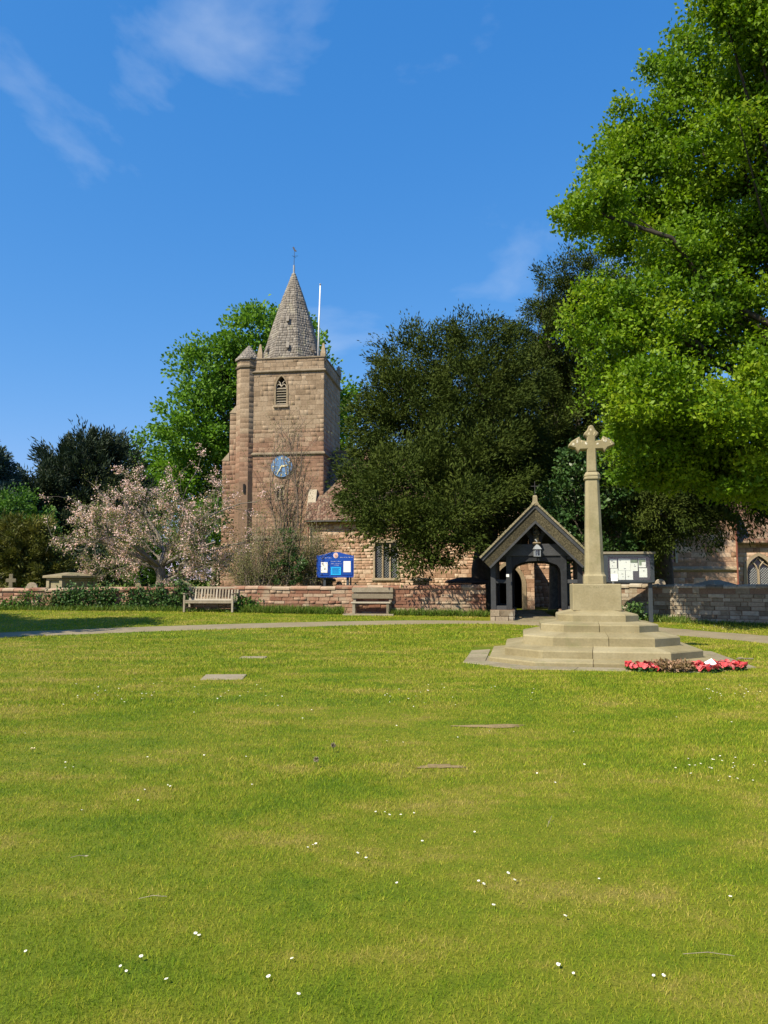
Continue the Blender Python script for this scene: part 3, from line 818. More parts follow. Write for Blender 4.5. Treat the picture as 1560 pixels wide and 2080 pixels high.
# spire
sx_, sy_ = XW / 2 + .08, TD / 2
ZB = Z_PAR - .55
za_px = None
ap_d = ray(597, 556)
apx = to_ch((0, 0, CAM_H)); apd = to_ch(Vector((0, 0, CAM_H)) + ap_d) - apx
tq = (sy_ - apx.y) / apd.y
Z_AP = (apx + apd * tq).z; sx_ = (apx + apd * tq).x
SR = 2.48
def so(r, z): return octr(r, z, 8, 22.5, sx_, sy_)
SPF = [(SR, ZB), (SR * .60, ZB + (Z_AP - ZB) * .46), (SR * .315, ZB + (Z_AP - ZB) * .754), (.10, Z_AP)]
spire = MB().loft([so(a, b) for a, b in SPF]).build('spire', M['mortar'], church)
shing = []
for k in range(8):
    lo = SPF
    for (r0, z0), (r1, z1) in zip(lo[:-1], lo[1:]):
        a, b = Vector(so(r0, z0)[k]), Vector(so(r0, z0)[(k+1) % 8]); c, d = Vector(so(r1, z1)[k]), Vector(so(r1, z1)[(k+1) % 8])
        mid = (a + b) / 2
        if mid.y > sy_ + .3: continue
        u = b - a; W0 = u.length; W1 = (d - c).length; vv = (c + d) / 2 - mid; Hh = vv.length
        shing += courses(a, u, vv, W0, Hh, .20, .24, proud=(.03, .045), gap=.005, jitter=.12, span=lambda v, W0=W0, W1=W1, Hh=Hh: ((W0 - (W0 + (W1 - W0) * v / Hh)) / 2, (W0 + (W0 + (W1 - W0) * v / Hh)) / 2))
emit(shing, spire, 'shingle', M['shingle'], 300, 'shingles', inset=.10)
for k, frac, off in ((5, .16, .1), (6, .16, .25), (4, .16, 0), (5, .43, .0)):
    r = SR * (1 - .40 * min(1, frac / .46))
    z = ZB + (Z_AP - ZB) * (frac + .06)
    a, b = Vector(so(r, z)[k]), Vector(so(r, z)[(k+1) % 8]); p = a * (.5 - off) + b * (.5 + off)
    nn = Vector(((a + b) / 2 - Vector((sx_, sy_, z))).to_tuple()).normalized(); uu = (b - a).normalized()
    mbv = MB()
    V = [p + uu*s*.10 + nn*(.02 if t else .20) + Vector((0, 0, h)) for h, t in ((-.16, 1), (-.16, 0), (.26, 1)) for s in (-1, 1)]
    mbv.add(V, [(0, 2, 3, 1), (2, 4, 5, 3), (0, 4, 2), (1, 3, 5), (0, 1, 5, 4)])
    mbv.build('spire_vent', M['shingle'], church)
MB().lathe([(.20, Z_AP - .75), (.15, Z_AP - .3), (.09, Z_AP), (.075, Z_AP + .05), (.07, Z_AP + .62), (.0, Z_AP + .66)], (sx_, sy_, 0), 8).build('lead_finial', M['lead'], church)
vane = empty('weather_vane', (sx_, sy_, Z_AP + .6)); vane.parent = church
MB().tube([(0, 0, 0), (.01, 0, .6), (.03, 0, 1.35)], [.022, .018, .012], 5).build('rod', M['iron'], vane)
MB().tube([(-.05, 0, .70), (.28, 0, .70)], .014, 4).tube([(-.1, -.2, .66), (.1, .2, .66)], .012, 4).build('compass_arm', M['iron'], vane)
MB().prism([(-.12, 1.34), (-.02, 1.12), (.10, 1.02), (.20, 1.06), (.12, 1.14), (.05, 1.22), (-.06, 1.42)], -.015, .015).build('cockerel', M['iron'], vane)
# pinnacles and flagpole
def pinnacle(px, py0, py1, yl):
    x, z0 = CL(px, py1, yl); z1 = CL(px, py0, yl)[1]
    r = .17
    MB().loft([[(x+r*a, yl+r*b, z0-.25) for a, b in ((-1,-1),(1,-1),(1,1),(-1,1))], [(x+r*a, yl+r*b, z0+.25) for a, b in ((-1,-1),(1,-1),(1,1),(-1,1))], [(x+.05*a, yl+.05*b, z1) for a, b in ((-1,-1),(1,-1),(1,1),(-1,1))]]).build('pinnacle', M['dressed'], church)
pinnacle(529, 700, 728, .22); pinnacle(657, 697, 726, .22); pinnacle(688, 744, 764, TD - .2)
fx, fz0 = CL(646, 722, .9); fx1, fz1 = CL(650.5, 580, .9)
fp = MB().tube([(fx, .9, fz0 - .6), ((fx + fx1)/2, .9, (fz0 + fz1)/2), (fx1, .9, fz1)], [.065, .055, .04], 8).build('flagpole', M['white'], church, smooth=True)
MB().lathe([(.0, 0), (.06, .03), (.075, .08), (.05, .13), (0, .15)], (fx1, .9, fz1), 8).build('ball', M['lead'], fp)

# ---- nave south wall, roof, windows
NY = -1.15
NX0 = CL(624, 1100, NY)[0]; NX1 = 21.5
Z_EV = CL(660, 1056, NY - .35)[1]
nave = MB().box(NX0, NX1, NY, 7.2, -.3, Z_EV).build('nave', M['mortar'], church)
nwx0, nwz0 = CL(762, 1174, NY); nwx1 = CL(807, 1174, NY)[0]; nwz1 = nwz0 + 2.2
cut(nave, [box_cutter(nwx0, nwx1, NY - .3, NY + .3, nwz0, nwz1)])
bl = courses((NX0, NY, -.3), (1, 0, 0), (0, 0, 1), NX1 - NX0, Z_EV + .3, .20, .38, [lambda v: (nwx0 - NX0 - .1, nwx1 - NX0 + .1) if nwz0 < v - .3 < nwz1 else None], proud=(.006, .028), jitter=.4)
emit(bl, nave, 'rubble_stone', M['nave'], 300, 'rubble_stones')
nw = MB().box(nwx0 - .13, nwx0, NY - .05, NY + .25, nwz0, nwz1).box(nwx1, nwx1 + .13, NY - .05, NY + .25, nwz0, nwz1).box(nwx0 - .2, nwx1 + .2, NY - .1, NY + .2, nwz0 - .16, nwz0).box(nwx0 - .2, nwx1 + .2, NY - .06, NY + .2, nwz1, nwz1 + .2).build('nave_window', M['dressed'], church, bevel=.02)
for k in range(3):
    a = nwx0 + (nwx1 - nwx0) * k / 3; b = nwx0 + (nwx1 - nwx0) * (k + 1) / 3
    bx('pane', M['glass'], nw, a + .001, b - .001, NY + .12, NY + .14, nwz0, nwz1)
    lattice('leading', nw, (a + b)/2, b - a - .02, nwz0 + .01, nwz1 - .01, NY + .11, .16, .011)
    if k: bx('mullion', M['dressed'], nw, a - .05, a + .05, NY + .02, NY + .15, nwz0, nwz1)
RY, RZ_ = 3.0, None
RZ_ = Z_EV + (RY - (NY - .4)) * 1.12
def roof(name, x0, x1, y0, z0, y1, z1, parent, own=0, th=.16):
    up = Vector((0, y1 - y0, z1 - z0)).normalized(); nrm = Vector((1, 0, 0)).cross(up)
    V = [Vector((x0, y0, z0)), Vector((x1, y0, z0)), Vector((x1, y1, z1)), Vector((x0, y1, z1))]
    V = V + [p - nrm * th for p in V]
    o = MB().add(V, [(0,1,2,3), (7,6,5,4), (0,4,5,1), (1,5,6,2), (2,6,7,3), (3,7,4,0)]).build(name, M['tile'], parent)
    return o, V[0], up, Vector((0, y1 - y0, z1 - z0)).length
rf, o_, up_, len_ = roof('nave_roof', NX0 - .12, NX1, NY - .4, Z_EV - .02, RY, RZ_, church)
emit(courses(o_, (1, 0, 0), up_, 9.5, len_, .16, .22, proud=(.02, .045), gap=.006, jitter=.05), rf, 'roof_tile', M['tile'], 0, 'roof_tiles')
roof('north_roof', NX0 - .12, NX1, 2 * RY - (NY - .4), Z_EV, RY, RZ_, church)
MB().prism([(NX0 - .12, RZ_ - .05), (NX1, RZ_ - .05), (NX1, RZ_ + .12), (NX0 - .12, RZ_ + .12)], RY - .12, RY + .12).build('ridge', M['tile'], church)
MB().add([(NX0, NY, Z_EV), (NX0, 7.2, Z_EV), (NX0, RY, RZ_ - .15), (NX0 + .3, NY, Z_EV), (NX0 + .3, 7.2, Z_EV), (NX0 + .3, RY, RZ_ - .15)], [(0, 2, 1), (3, 4, 5), (0, 3, 5, 2), (1, 2, 5, 4), (0, 1, 4, 3)]).build('gable', M['nave'], church)
# gutter and downpipes
MB().tube([(NX0, NY - .42, Z_EV - .10), (NX1, NY - .42, Z_EV - .10)], .06, 6).build('gutter', M['iron'], church)
def pipe(px, yl, z1):
    x = CL(px, 1150, yl)[0]
    o = MB().tube([(x, yl - .1, 0), (x, yl - .1, z1)], .05, 8).build('downpipe', M['pipe'], church)
    bx('hopper', M['pipe'], o, x - .12, x + .12, yl - .2, yl, z1 - .05, z1 + .18)
pipe(626.5, NY - .1, Z_EV - .3)
# porch
PY = -5.6
pxc = CL(1033, 1200, PY)[0]; phw = CL(1086, 1200, PY)[0] - pxc
pz0 = -.1; pza = CL(1040, 1146, PY)[1]; pww = 1.5; pzs = pza - 1.15
PZE = 3.0
porch = MB().box(pxc - phw, pxc - pww/2 - .16, PY, PY + .5, -.3, PZE).box(pxc + pww/2 + .16, pxc + phw, PY, PY + .5, -.3, PZE).box(pxc - phw, pxc - phw + .4, PY + .5, NY, -.3, PZE).box(pxc + phw - .4, pxc + phw, PY + .5, NY, -.3, PZE).prism([(pxc - phw, PZE), (pxc + phw, PZE), (pxc, PZE + phw * 1.05)], PY, PY + .45).box(pxc - pww/2 - .16, pxc + pww/2 + .16, PY + .02, PY + .45, pza + .1, PZE + .05).build('porch', M['mortar'], church)
emit(courses((pxc - phw, PY, -.3), (1, 0, 0), (0, 0, 1), 2 * phw, PZE + .3, .27, .42, [arch_hole(phw, pww + .4, 0, pzs + .3, pza + .45)], proud=(.006, .02)), porch, 'porch_block', M['nave'], 60, 'porch_blocks')
arch_frame('porch_arch', M['dressed'], church, pxc, pww, pz0, pzs, pza, .22, PY - .05, PY + .47, sill=False)
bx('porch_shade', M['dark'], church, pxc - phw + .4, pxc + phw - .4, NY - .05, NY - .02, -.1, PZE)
for s in (-1, 1):
    MB().add([(pxc + s*(phw + .3), PY - .3, PZE - .3), (pxc + s*(phw + .3), NY, PZE - .3), (pxc, NY, PZE + phw*1.05 + .06), (pxc, PY - .3, PZE + phw*1.05 + .06), (pxc + s*(phw + .3), PY - .3, PZE - .15), (pxc + s*(phw + .3), NY, PZE - .15), (pxc, NY, PZE + phw*1.05 + .21), (pxc, PY - .3, PZE + phw*1.05 + .21)],
             [(0,1,2,3), (4,7,6,5), (0,4,5,1), (1,5,6,2), (3,2,6,7), (0,3,7,4)]).build('porch_roof', M['tile'], church)
# chapel east of the porch, with its string course, then the chancel
CY = -3.4
cx0 = CL(1262, 1150, CY)[0]; cx1 = CL(1499, 1150, CY)[0]
CZE = CL(1480, 1040, CY)[1]
chapel = MB().box(cx0, cx1, CY, 2, -.3, CZE).build('chapel', M['mortar'], church)
qx0, qz0 = CL(1325, 1144, CY); qx1 = CL(1372, 1144, CY)[0]; qz1 = CL(1340, 1072, CY)[1]
cut(chapel, [box_cutter(qx0, qx1, CY - .3, CY + .3, qz0, qz1)])
emit(courses((cx0, CY, -.3), (1, 0, 0), (0, 0, 1), cx1 - cx0, CZE + .3, .30, .6, [lambda v: (qx0 - cx0 - .1, qx1 - cx0 + .1) if qz0 < v - .3 < qz1 else None], proud=(.006, .02)), chapel, 'chapel_block', M['nave'], 120, 'chapel_blocks')
cw = MB().box(qx0 - .12, qx0, CY - .05, CY + .25, qz0, qz1).box(qx1, qx1 + .12, CY - .05, CY + .25, qz0, qz1).box(qx0 - .2, qx1 + .2, CY - .06, CY + .2, qz1, qz1 + .2).build('chapel_window', M['pale'], church, bevel=.02)
for k in range(3):
    a = qx0 + (qx1 - qx0) * k / 3; b = qx0 + (qx1 - qx0) * (k + 1) / 3
    bx('pane', M['glass'], cw, a + .001, b - .001, CY + .12, CY + .14, qz0, qz1)
    if k: bx('mullion', M['pale'], cw, a - .07, a + .07, CY - .02, CY + .15, qz0, qz1)
csz = CL(1420, 1155, CY)[1]
MB().add([(cx0, CY, csz - .2), (cx1 + .05, CY, csz - .2), (cx1 + .05, CY - .14, csz - .08), (cx0, CY - .14, csz - .08), (cx0, CY - .14, csz), (cx1 + .05, CY - .14, csz), (cx1 + .05, CY, csz + .14), (cx0, CY, csz + .14)],
         [(0, 1, 2, 3)[::1], (3, 2, 5, 4), (4, 5, 6, 7), (0, 3, 4, 7), (1, 6, 5, 2)]).build('chapel_string', M['dressed'], church)
roof('chapel_roof', cx0 - .2, cx1 + .15, CY - .3, CZE - .1, 2.0, CZE + 5.0, church)
pipe(1497, CY - .02, CZE - .3)
HY = -2.6
hx0 = cx1; hx1 = hx0 + 12
HZE = CL(1530, 1102, HY - .3)[1]
chan = MB().box(hx0, hx1, HY, 4, -.3, HZE).build('chancel', M['mortar'], church)
gwx, gwz0 = CL(1543, 1190, HY); gwza = CL(1543, 1129, HY)[1]; gwz0 -= .25; gww = 1.30; gws = gwz0 + (gwza - gwz0) * .55
cut(chan, [arch_cutter(gwx, gww + .02, gwz0, gws, gwza, HY - .4, HY + .4)])
emit(courses((hx0, HY, -.3), (1, 0, 0), (0, 0, 1), hx1 - hx0, HZE + .3, .28, .5, [arch_hole(gwx - hx0, gww + .3, gwz0 + .3, gws + .3, gwza + .4)], proud=(.006, .02)), chan, 'chancel_block', M['nave'], 80, 'chancel_blocks')
gw = arch_frame('chancel_window', M['dressed'], church, gwx, gww, gwz0, gws, gwza, .2, HY - .06, HY + .3)
arch_panel('pane', M['glass'], gw, gwx, gww, gwz0, gws, gwza, HY + .2)
tm = MB().box(gwx - .05, gwx + .05, HY + .06, HY + .18, gwz0, gws + .1)
for s in (-1, 1):
    tm.tube([(gwx, HY + .12, gws), (gwx + s*.12, HY + .12, gws + .32), (gwx + s*.30, HY + .12, gws + .55)], .05, 5)
    tm.tube([(gwx + s*gww/2, HY + .12, gws), (gwx + s*gww*.42, HY + .12, gws + .3), (gwx + s*.22, HY + .12, gws + .5), (gwx, HY + .12, gwza - .1)], .035, 5)
tm.build('tracery', M['dressed'], gw)
lattice('leading', gw, gwx - gww/4, gww/2 - .06, gwz0, gws + .2, HY + .17, .14, .012)
lattice('leading', gw, gwx + gww/4, gww/2 - .06, gwz0, gws + .2, HY + .17, .14, .012)
crf, o_, up_, len_ = roof('chancel_roof', hx0 - .1, hx1, HY - .4, HZE - .02, 3.2, HZE + 6.3, church)
emit(courses(o_, (1, 0, 0), up_, 6.0, len_, .17, .22, proud=(.02, .045), gap=.006, jitter=.05), crf, 'roof_tile', M['tile'], 0, 'roof_tiles')
# ================================================================== CHURCHYARD WALLS
def yard_wall(name, label, cat, A, B, z_top, mat, piece, ch, bw, own, coping, jitter=.15, thick=.34):
    A, B = Vector((A[0], A[1], 0)), Vector((B[0], B[1], 0))
    u = (B - A).normalized(); Wd = (B - A).length; n_ = Vector((u.y, -u.x, 0))
    base = (A + B) / 2
    w = empty(name, (0, 0, 0), 0, label, cat)
    zb = min(gz(A.x, A.y), gz(B.x, B.y)) - .25
    # core, follows the top line
    K = 24; mb = MB()
    tops = [z_top(i / K) for i in range(K + 1)]
    rings = []
    for i in range(K + 1):
        p = A + u * Wd * i / K
        q = p - n_ * thick
        rings.append([(p.x, p.y, zb), (q.x, q.y, zb), (q.x, q.y, tops[i]), (p.x, p.y, tops[i])])
    mb.loft(rings)
    core = mb.build('wall_core', M['mortar'], w)
    hmax = max(tops) - zb
    bl = []
    for b in courses((A.x, A.y, zb), u, (0, 0, 1), Wd, hmax, ch, bw, proud=(.006, .035), jitter=jitter, gap=.012):
        t = (b[0] - Vector((A.x, A.y, 0))).dot(u) / Wd
        if b[0].z + b[5] / 2 <= z_top(min(max(t, 0), 1)) + .02 and b[0].z > gz(b[0].x, b[0].y) - .1: bl.append(b)
    emit(bl, w, piece, M[mat], own, piece + 's')
    # coping stones
    x = 0.0; i = 0
    while x < Wd - .05:
        l = min(coping * random.uniform(.75, 1.25), Wd - x)
        t = (x + l / 2) / Wd; z = z_top(t) + random.uniform(-.012, .012)
        c = A + u * (x + l / 2) - n_ * thick / 2
        mt = Matrix.Translation((c.x, c.y, z)) @ Matrix.Rotation(math.atan2(u.y, u.x) + random.uniform(-.015, .015), 4, 'Z') @ Matrix.Rotation(random.uniform(-.02, .02), 4, 'Y')
        hw = thick / 2 + .05; hl = l / 2 - .006
        prof = [(-hw, -.01), (-hw, .05), (-hw * .7, .095), (0, .115), (hw * .7, .095), (hw, .05), (hw, -.01)]
        m2 = MB().loft([[mt @ Vector((s * hl, yy, zz)) for yy, zz in prof] for s in (-1, 1)])
        m2.build('coping_stone', M[mat], w)
        x += l
    return w
WL_A = (P(-330, 1190, 31.0).x, 31.0); WL_B = (GX0 - 1.42, 27.0)
def lerp_top(z0, z1, amp):
    return lambda t: z0 + (z1 - z0) * t + amp * math.sin(t * 31) * .5 + amp * math.sin(t * 77 + 1) * .5
wall_l = yard_wall('brick_wall', 'long low red brick churchyard wall with ivy behind the benches', 'wall', WL_A, WL_B, lerp_top(P(0, 1203, 30.2).z, P(985, 1194, 27.0).z, .015), 'brick', 'brick', .125, .36, 300, .55)
WR_A = (GX0 + 1.5, 27.0); WR_B = (13.6, 22.7)
wall_r = yard_wall('stone_wall', 'shaded rubble stone churchyard wall behind the notice board', 'wall', WR_A, WR_B, lerp_top(1.38, P(1540, 1196, 23.4).z, .02), 'rubble', 'wall_stone', .15, .36, 250, .5, jitter=.35)

# ================================================================== LYCHGATE
gzf = gz(GX0, GYF)
gate = empty('lychgate', (GX0, GYF, gzf), R(-11), 'black timber lychgate with steep tiled roof and pebbledash bargeboards', 'lychgate')
GD = 3.0
def gp(px, py, dy=0.0):
    q = P(px, py, GYF + dy); return q.x - GX0, q.z - gzf
zpl = gp(1090, 1239)[1]; ztie0 = gp(1090, 1128)[1]; ztie1 = gp(1090, 1105)[1]
xo = gp(1003, 1200)[0]; xo = -xo          # outer half width
xi = -gp(1041, 1200)[0]                    # inner half width
zmid = gp(1090, 1181)[1]; ZEAVE = gp(980, 1134)[1]; ZRIDGE = gp(1089, 1022, -.35)[1]; XEAVE = -gp(978, 1134)[0]
for s in (-1, 1):
    pl = MB().box(s*(xo+.10) if s < 0 else xi - .04, -(xi - .04) if s < 0 else xo + .10, -.22, GD + .2, -.25, zpl).build('dwarf_wall', M['mortar'], gate)
    a0, a1 = (-(xo + .10), -(xi - .04)) if s < 0 else (xi - .04, xo + .10)
    emit(courses((a0, -.22, -.25), (1, 0, 0), (0, 0, 1), a1 - a0, zpl + .25, .2, .42, proud=(.02, .04)), pl, 'wall_stone', M['rubble'], 20)
    ins = (a1 if s < 0 else a0)
    oo, uu = ((ins, -.22, -.25), (0, 1, 0)) if s < 0 else ((ins, GD + .2, -.25), (0, -1, 0))
    emit(courses(oo, uu, (0, 0, 1), GD + .42, zpl + .25, .2, .45, proud=(.02, .03)), pl, 'wall_stone', M['rubble'], 20)
    for dy in (0.0, GD - .18):
        bx('post', M['timber'], gate, s*xo - .085, s*xo + .085, dy, dy + .18, zpl, ZEAVE + .05, .012)
        bx('post', M['timber'], gate, s*(xi+.095) - .095, s*(xi+.095) + .095, dy - .01, dy + .19, zpl + .002, ztie0 + .08, .012)
        m0, m1 = sorted((s*(xi+.19), s*(xo-.085)))
        bx('rail', M['timber'], gate, m0, m1, dy + .02, dy + .15, zmid - .06, zmid + .06, .008)
        bx('rail', M['timber'], gate, m0, m1, dy + .02, dy + .15, zpl + .001, zpl + .13, .008)
        bx('rail', M['timber'], gate, m0, m1, dy + .02, dy + .15, ztie0 - .14, ztie0 - .02, .008)
    # side framing and boarded panels
    bx('wall_plate', M['timber'], gate, s*xo - .09, s*xo + .09, -.3, GD + .3, ZEAVE + .052, ZEAVE + .21, .01)
    for k in range(10):
        y0 = .19 + k * (GD - .38) / 10
        bx('side_board', M['timber'], gate, s*xo - .02, s*xo + .02, y0 + .006, y0 + (GD - .38)/10 - .006, zpl, zmid)
    for k in range(1, 5):
        y0 = k * GD / 5
        bx('side_stud', M['timber'], gate, s*xo - .05, s*xo + .05, y0 - .05, y0 + .05, zmid + .002, ZEAVE + .05)
    bx('bench_seat', M['timber'], gate, *(sorted((s*(xo - .02), s*(xi + .12)))), .25, GD - .25, zpl + .02, zpl + .07)
    # rafters / barge boards / roof slopes
    nr = (XEAVE, ZRIDGE - ZEAVE); Ln = math.hypot(*nr); ex, ez = nr[0]/Ln, nr[1]/Ln      # along slope up: (-s*ex, ez)
    def strip(name, mat, o0, o1, y0, y1, parent=gate, t0=0.0, t1=1.0):
        """band parallel to the roof edge, offset o (below the slope), between t0..t1 along it"""
        pts = []
        for t, o in ((t0, o0), (t1, o0), (t1, o1), (t0, o1)):
            x = XEAVE * (1 - t); z = ZEAVE + (ZRIDGE - ZEAVE) * t
            pts.append((x - ez * o if t < 1 else 0.0, z - ex * o if t < 1 else z - o / ex))
        pts = [(s * a, b) for a, b in pts]
        if s > 0: pts = pts[::-1]
        return MB().prism(pts[::-1], y0, y1).build(name, mat, parent)
    strip('barge_trim', M['timber'], .012, .12, -.42, -.36)
    strip('bargeboard', M['pebble'], .121, .40, -.38, -.30)
    strip('barge_moulding', M['timber'], .401, .47, -.40, -.28)
    strip('rafter', M['timber'], .13, .30, -.02, .16, t0=.1)
    strip('rafter', M['timber'], .13, .30, GD - .17, GD + .01, t0=.1)
    rfo = strip('roof_slope', M['tile'], .0, .10, -.37, GD + .4)
    pe, pr_ = Vector((s*XEAVE, 0, ZEAVE)), Vector((0, 0, ZRIDGE))
    upv = pr_ - pe
    if s < 0: oo, uu = Vector((-XEAVE, GD + .4, ZEAVE)), Vector((0, -1, 0))
    else: oo, uu = Vector((XEAVE, -.40, ZEAVE)), Vector((0, 1, 0))
    tl = courses(oo, uu, upv, GD + .8, Ln, .115, .19, proud=(.022, .04), gap=.004, jitter=.03)
    emit(tl, rfo, 'roof_tile', M['tile'], 60, 'roof_tiles')
    # verge tiles: the thin light edge along the gable
    for k in range(22):
        t0, t1 = k / 22, (k + .93) / 22
        strip('verge_tile', M['flag'], -.045 - random.random()*.012, .011, -.47, -.30, rfo, t0, t1 if k < 21 else .995)
    # curved brace in the gable and arch brace of the opening
    br = MB()
    pts = [(s*.10, ztie1), (s*.14, ztie1 + .22), (s*.27, ztie1 + .42), (s*.47, ztie1 + .58)]
    for (x0, z0), (x1, z1) in zip(pts[:-1], pts[1:]):
        d = Vector((x1 - x0, 0, z1 - z0)).normalized(); nn = Vector((d.z, 0, -d.x)) * .075 * s
        V = [(x0 - nn.x, .05, z0 - nn.z), (x0 + nn.x, .05, z0 + nn.z), (x1 + nn.x, .05, z1 + nn.z), (x1 - nn.x, .05, z1 - nn.z)]
        V += [(a, .15, c) for a, b, c in V]
        br.add(V, [(0,1,2,3), (7,6,5,4), (0,4,5,1), (1,5,6,2), (2,6,7,3), (3,7,4,0)])
    br.build('gable_brace', M['timber'], gate)
def opening_poly():
    zs_ = gp(1090, 1165)[1]; zc = gp(1090, 1140)[1]
    pts = [(-xi, zs_), (-xi + .03, zs_ + .16), (-xi + .12, zs_ + .28), (-xi + .32, zc - .04), (-xi * .35, zc), (0, zc + .015)]
    return pts + [(-a, b) for a, b in pts[-2::-1]]
for dy in (0.0, GD - .18):
    op = opening_poly(); n = len(op)
    topz = ztie0 + .0
    lo = [(-xi - .001, op[0][1])] + op + [(xi + .001, op[-1][1])]
    mb = MB()
    for (x0, z0), (x1, z1) in zip(op[:-1], op[1:]):
        mb.prism([(x0, z0), (x1, z1), (x1, topz + .02), (x0, topz + .02)], dy + .03, dy + .15)
    mb.build('arch_brace', M['timber'], gate)
    MB().prism([(-xo, ztie0 + .03), (-xi - .2, ztie0 - .02), (xi + .2, ztie0 - .02), (xo, ztie0 + .03), (xo * .86, ztie0 + .2), (xi * .9, ztie1), (-xi * .9, ztie1), (-xo * .86, ztie0 + .2)], dy - .02, dy + .2).build('tie_beam', M['timber'], gate, bevel=.012)
    bx('king_post', M['timber'], gate, -.085, .085, dy + .03, dy + .17, ztie1, ZRIDGE - .2, .01)
bx('ridge_beam', M['timber'], gate, -.08, .08, .18, GD - .18, ZRIDGE - .42, ZRIDGE - .2)
strip_y = -.45
rt = MB()
for k in range(9):
    y0 = -.45 + k * (GD + .9) / 9
    MB().prism([(-.15, ZRIDGE - .08), (.15, ZRIDGE - .08), (.06, ZRIDGE + .085), (-.06, ZRIDGE + .085)], y0, y0 + (GD + .9)/9 - .012).build('ridge_tile', M['flag'], gate)
fin = MB().loft([[(.085*a, -.3 + .085*b, ZRIDGE + .0) for a, b in ((-1,-1),(1,-1),(1,1),(-1,1))], [(.07*a, -.3 + .07*b, ZRIDGE + .22) for a, b in ((-1,-1),(1,-1),(1,1),(-1,1))], [(.05*a, -.3 + .05*b, ZRIDGE + .26) for a, b in ((-1,-1),(1,-1),(1,1),(-1,1))]]).build('finial', M['flag'], gate)
zc0 = ZRIDGE + .26
MB().box(-.012, .012, -.312, -.288, zc0, zc0 + .46).box(-.125, -.0125, -.31, -.29, zc0 + .29, zc0 + .315).box(.0125, .125, -.31, -.29, zc0 + .29, zc0 + .315).build('iron_cross', M['iron'], gate)
for k in range(12):  # added dark boards closing the rear gable so its opening stays black
    x0_, x1_ = -XEAVE*.84 + k*XEAVE*.14, -XEAVE*.84 + (k + 1)*XEAVE*.14 - .006
    zt_ = lambda x: ZRIDGE - .16 - abs(x)/XEAVE*(ZRIDGE - ZEAVE)
    if zt_(x0_) > ztie0 + .2 or zt_(x1_) > ztie0 + .2:
        pts = [(x0_, ztie0 + .1), (x1_, ztie0 + .1), (x1_, max(zt_(x1_), ztie0 + .11))] + ([(0, zt_(0))] if x0_ < 0 < x1_ else []) + [(x0_, max(zt_(x0_), ztie0 + .11))]
        MB().prism(pts, GD - .02, GD + .02).build('gable_blackout', M['timber'], gate)
# lantern, figure, small white notice
lan = empty('lantern', (GX0 + gp(1089, 1128)[0], GYF - .18, gzf + gp(1089, 1131)[1]), 0, 'small grey square lantern hung from the beam of the timber gate', 'lantern')
mb = MB(); r = .085
for a in (-1, 1):
    for b in (-1, 1): mb.box(a*r - .012, a*r + .012, b*r - .012, b*r + .012, .03, .24)
mb.build('frame', M['lead'], lan)
MB().box(-.1, .1, -.1, .1, .0, .03).build('base', M['lead'], lan)
MB().loft([[(.125*a, .125*b, .24) for a, b in ((-1,-1),(1,-1),(1,1),(-1,1))], [(.09*a, .09*b, .31) for a, b in ((-1,-1),(1,-1),(1,1),(-1,1))], [(.02*a, .02*b, .40) for a, b in ((-1,-1),(1,-1),(1,1),(-1,1))]]).build('hood', M['lead'], lan)
MB().box(-.08, .08, -.08, .08, .031, .239).build('pane', M['clear'], lan)
MB().lathe([(.0, .03), (.02, .03), (.018, .11), (.03, .14), (.012, .19), (0, .2)], (0, 0, 0), 8).build('bulb', M['white'], lan)
MB().tube([(0, 0, .39), (.0, .0, .50), (-.05, .03, .56), (-.02, .16, .56)], .022, 6).build('bracket', M['lead'], lan)
st = empty('statue', (GX0 + gp(1089, 1105)[0], GYF - .10, gzf + ztie1), 0, 'small weathered figure standing on a bracket in the gable of the gate', 'statue')
MB().lathe([(.0, -.02), (.11, -.02), (.15, .02), (.13, .05), (.0, .06)], (0, 0, 0), 8).build('bracket', M['dressed'], st)
MB().lathe([(.0, .055), (.10, .055), (.095, .12), (.075, .25), (.085, .34), (.105, .40), (.07, .45), (.032, .475), (.03, .49), (.048, .515), (.055, .55), (.04, .59), (.0, .605)], (0, 0, 0), 12, .75).tube([(-.09, -.02, .40), (-.115, -.05, .32), (-.03, -.095, .29)], [.03, .027, .02], 6).tube([(.09, -.02, .40), (.115, -.05, .32), (.03, -.095, .31)], [.03, .027, .02], 6).build('body', M['pebble'], st, smooth=True)
nt = empty('gate_notice', (GX0 + gp(1031, 1169)[0], GYF - .035, gzf + gp(1031, 1172)[1]), 0, 'small white square notice fixed to the inner gate post', 'notice')
bx('sheet', M['paper'], nt, -.045, .045, 0, .01, 0, .09)
bx('backing', M['boardframe'], nt, -.052, .052, .0105, .02, -.007, .097)

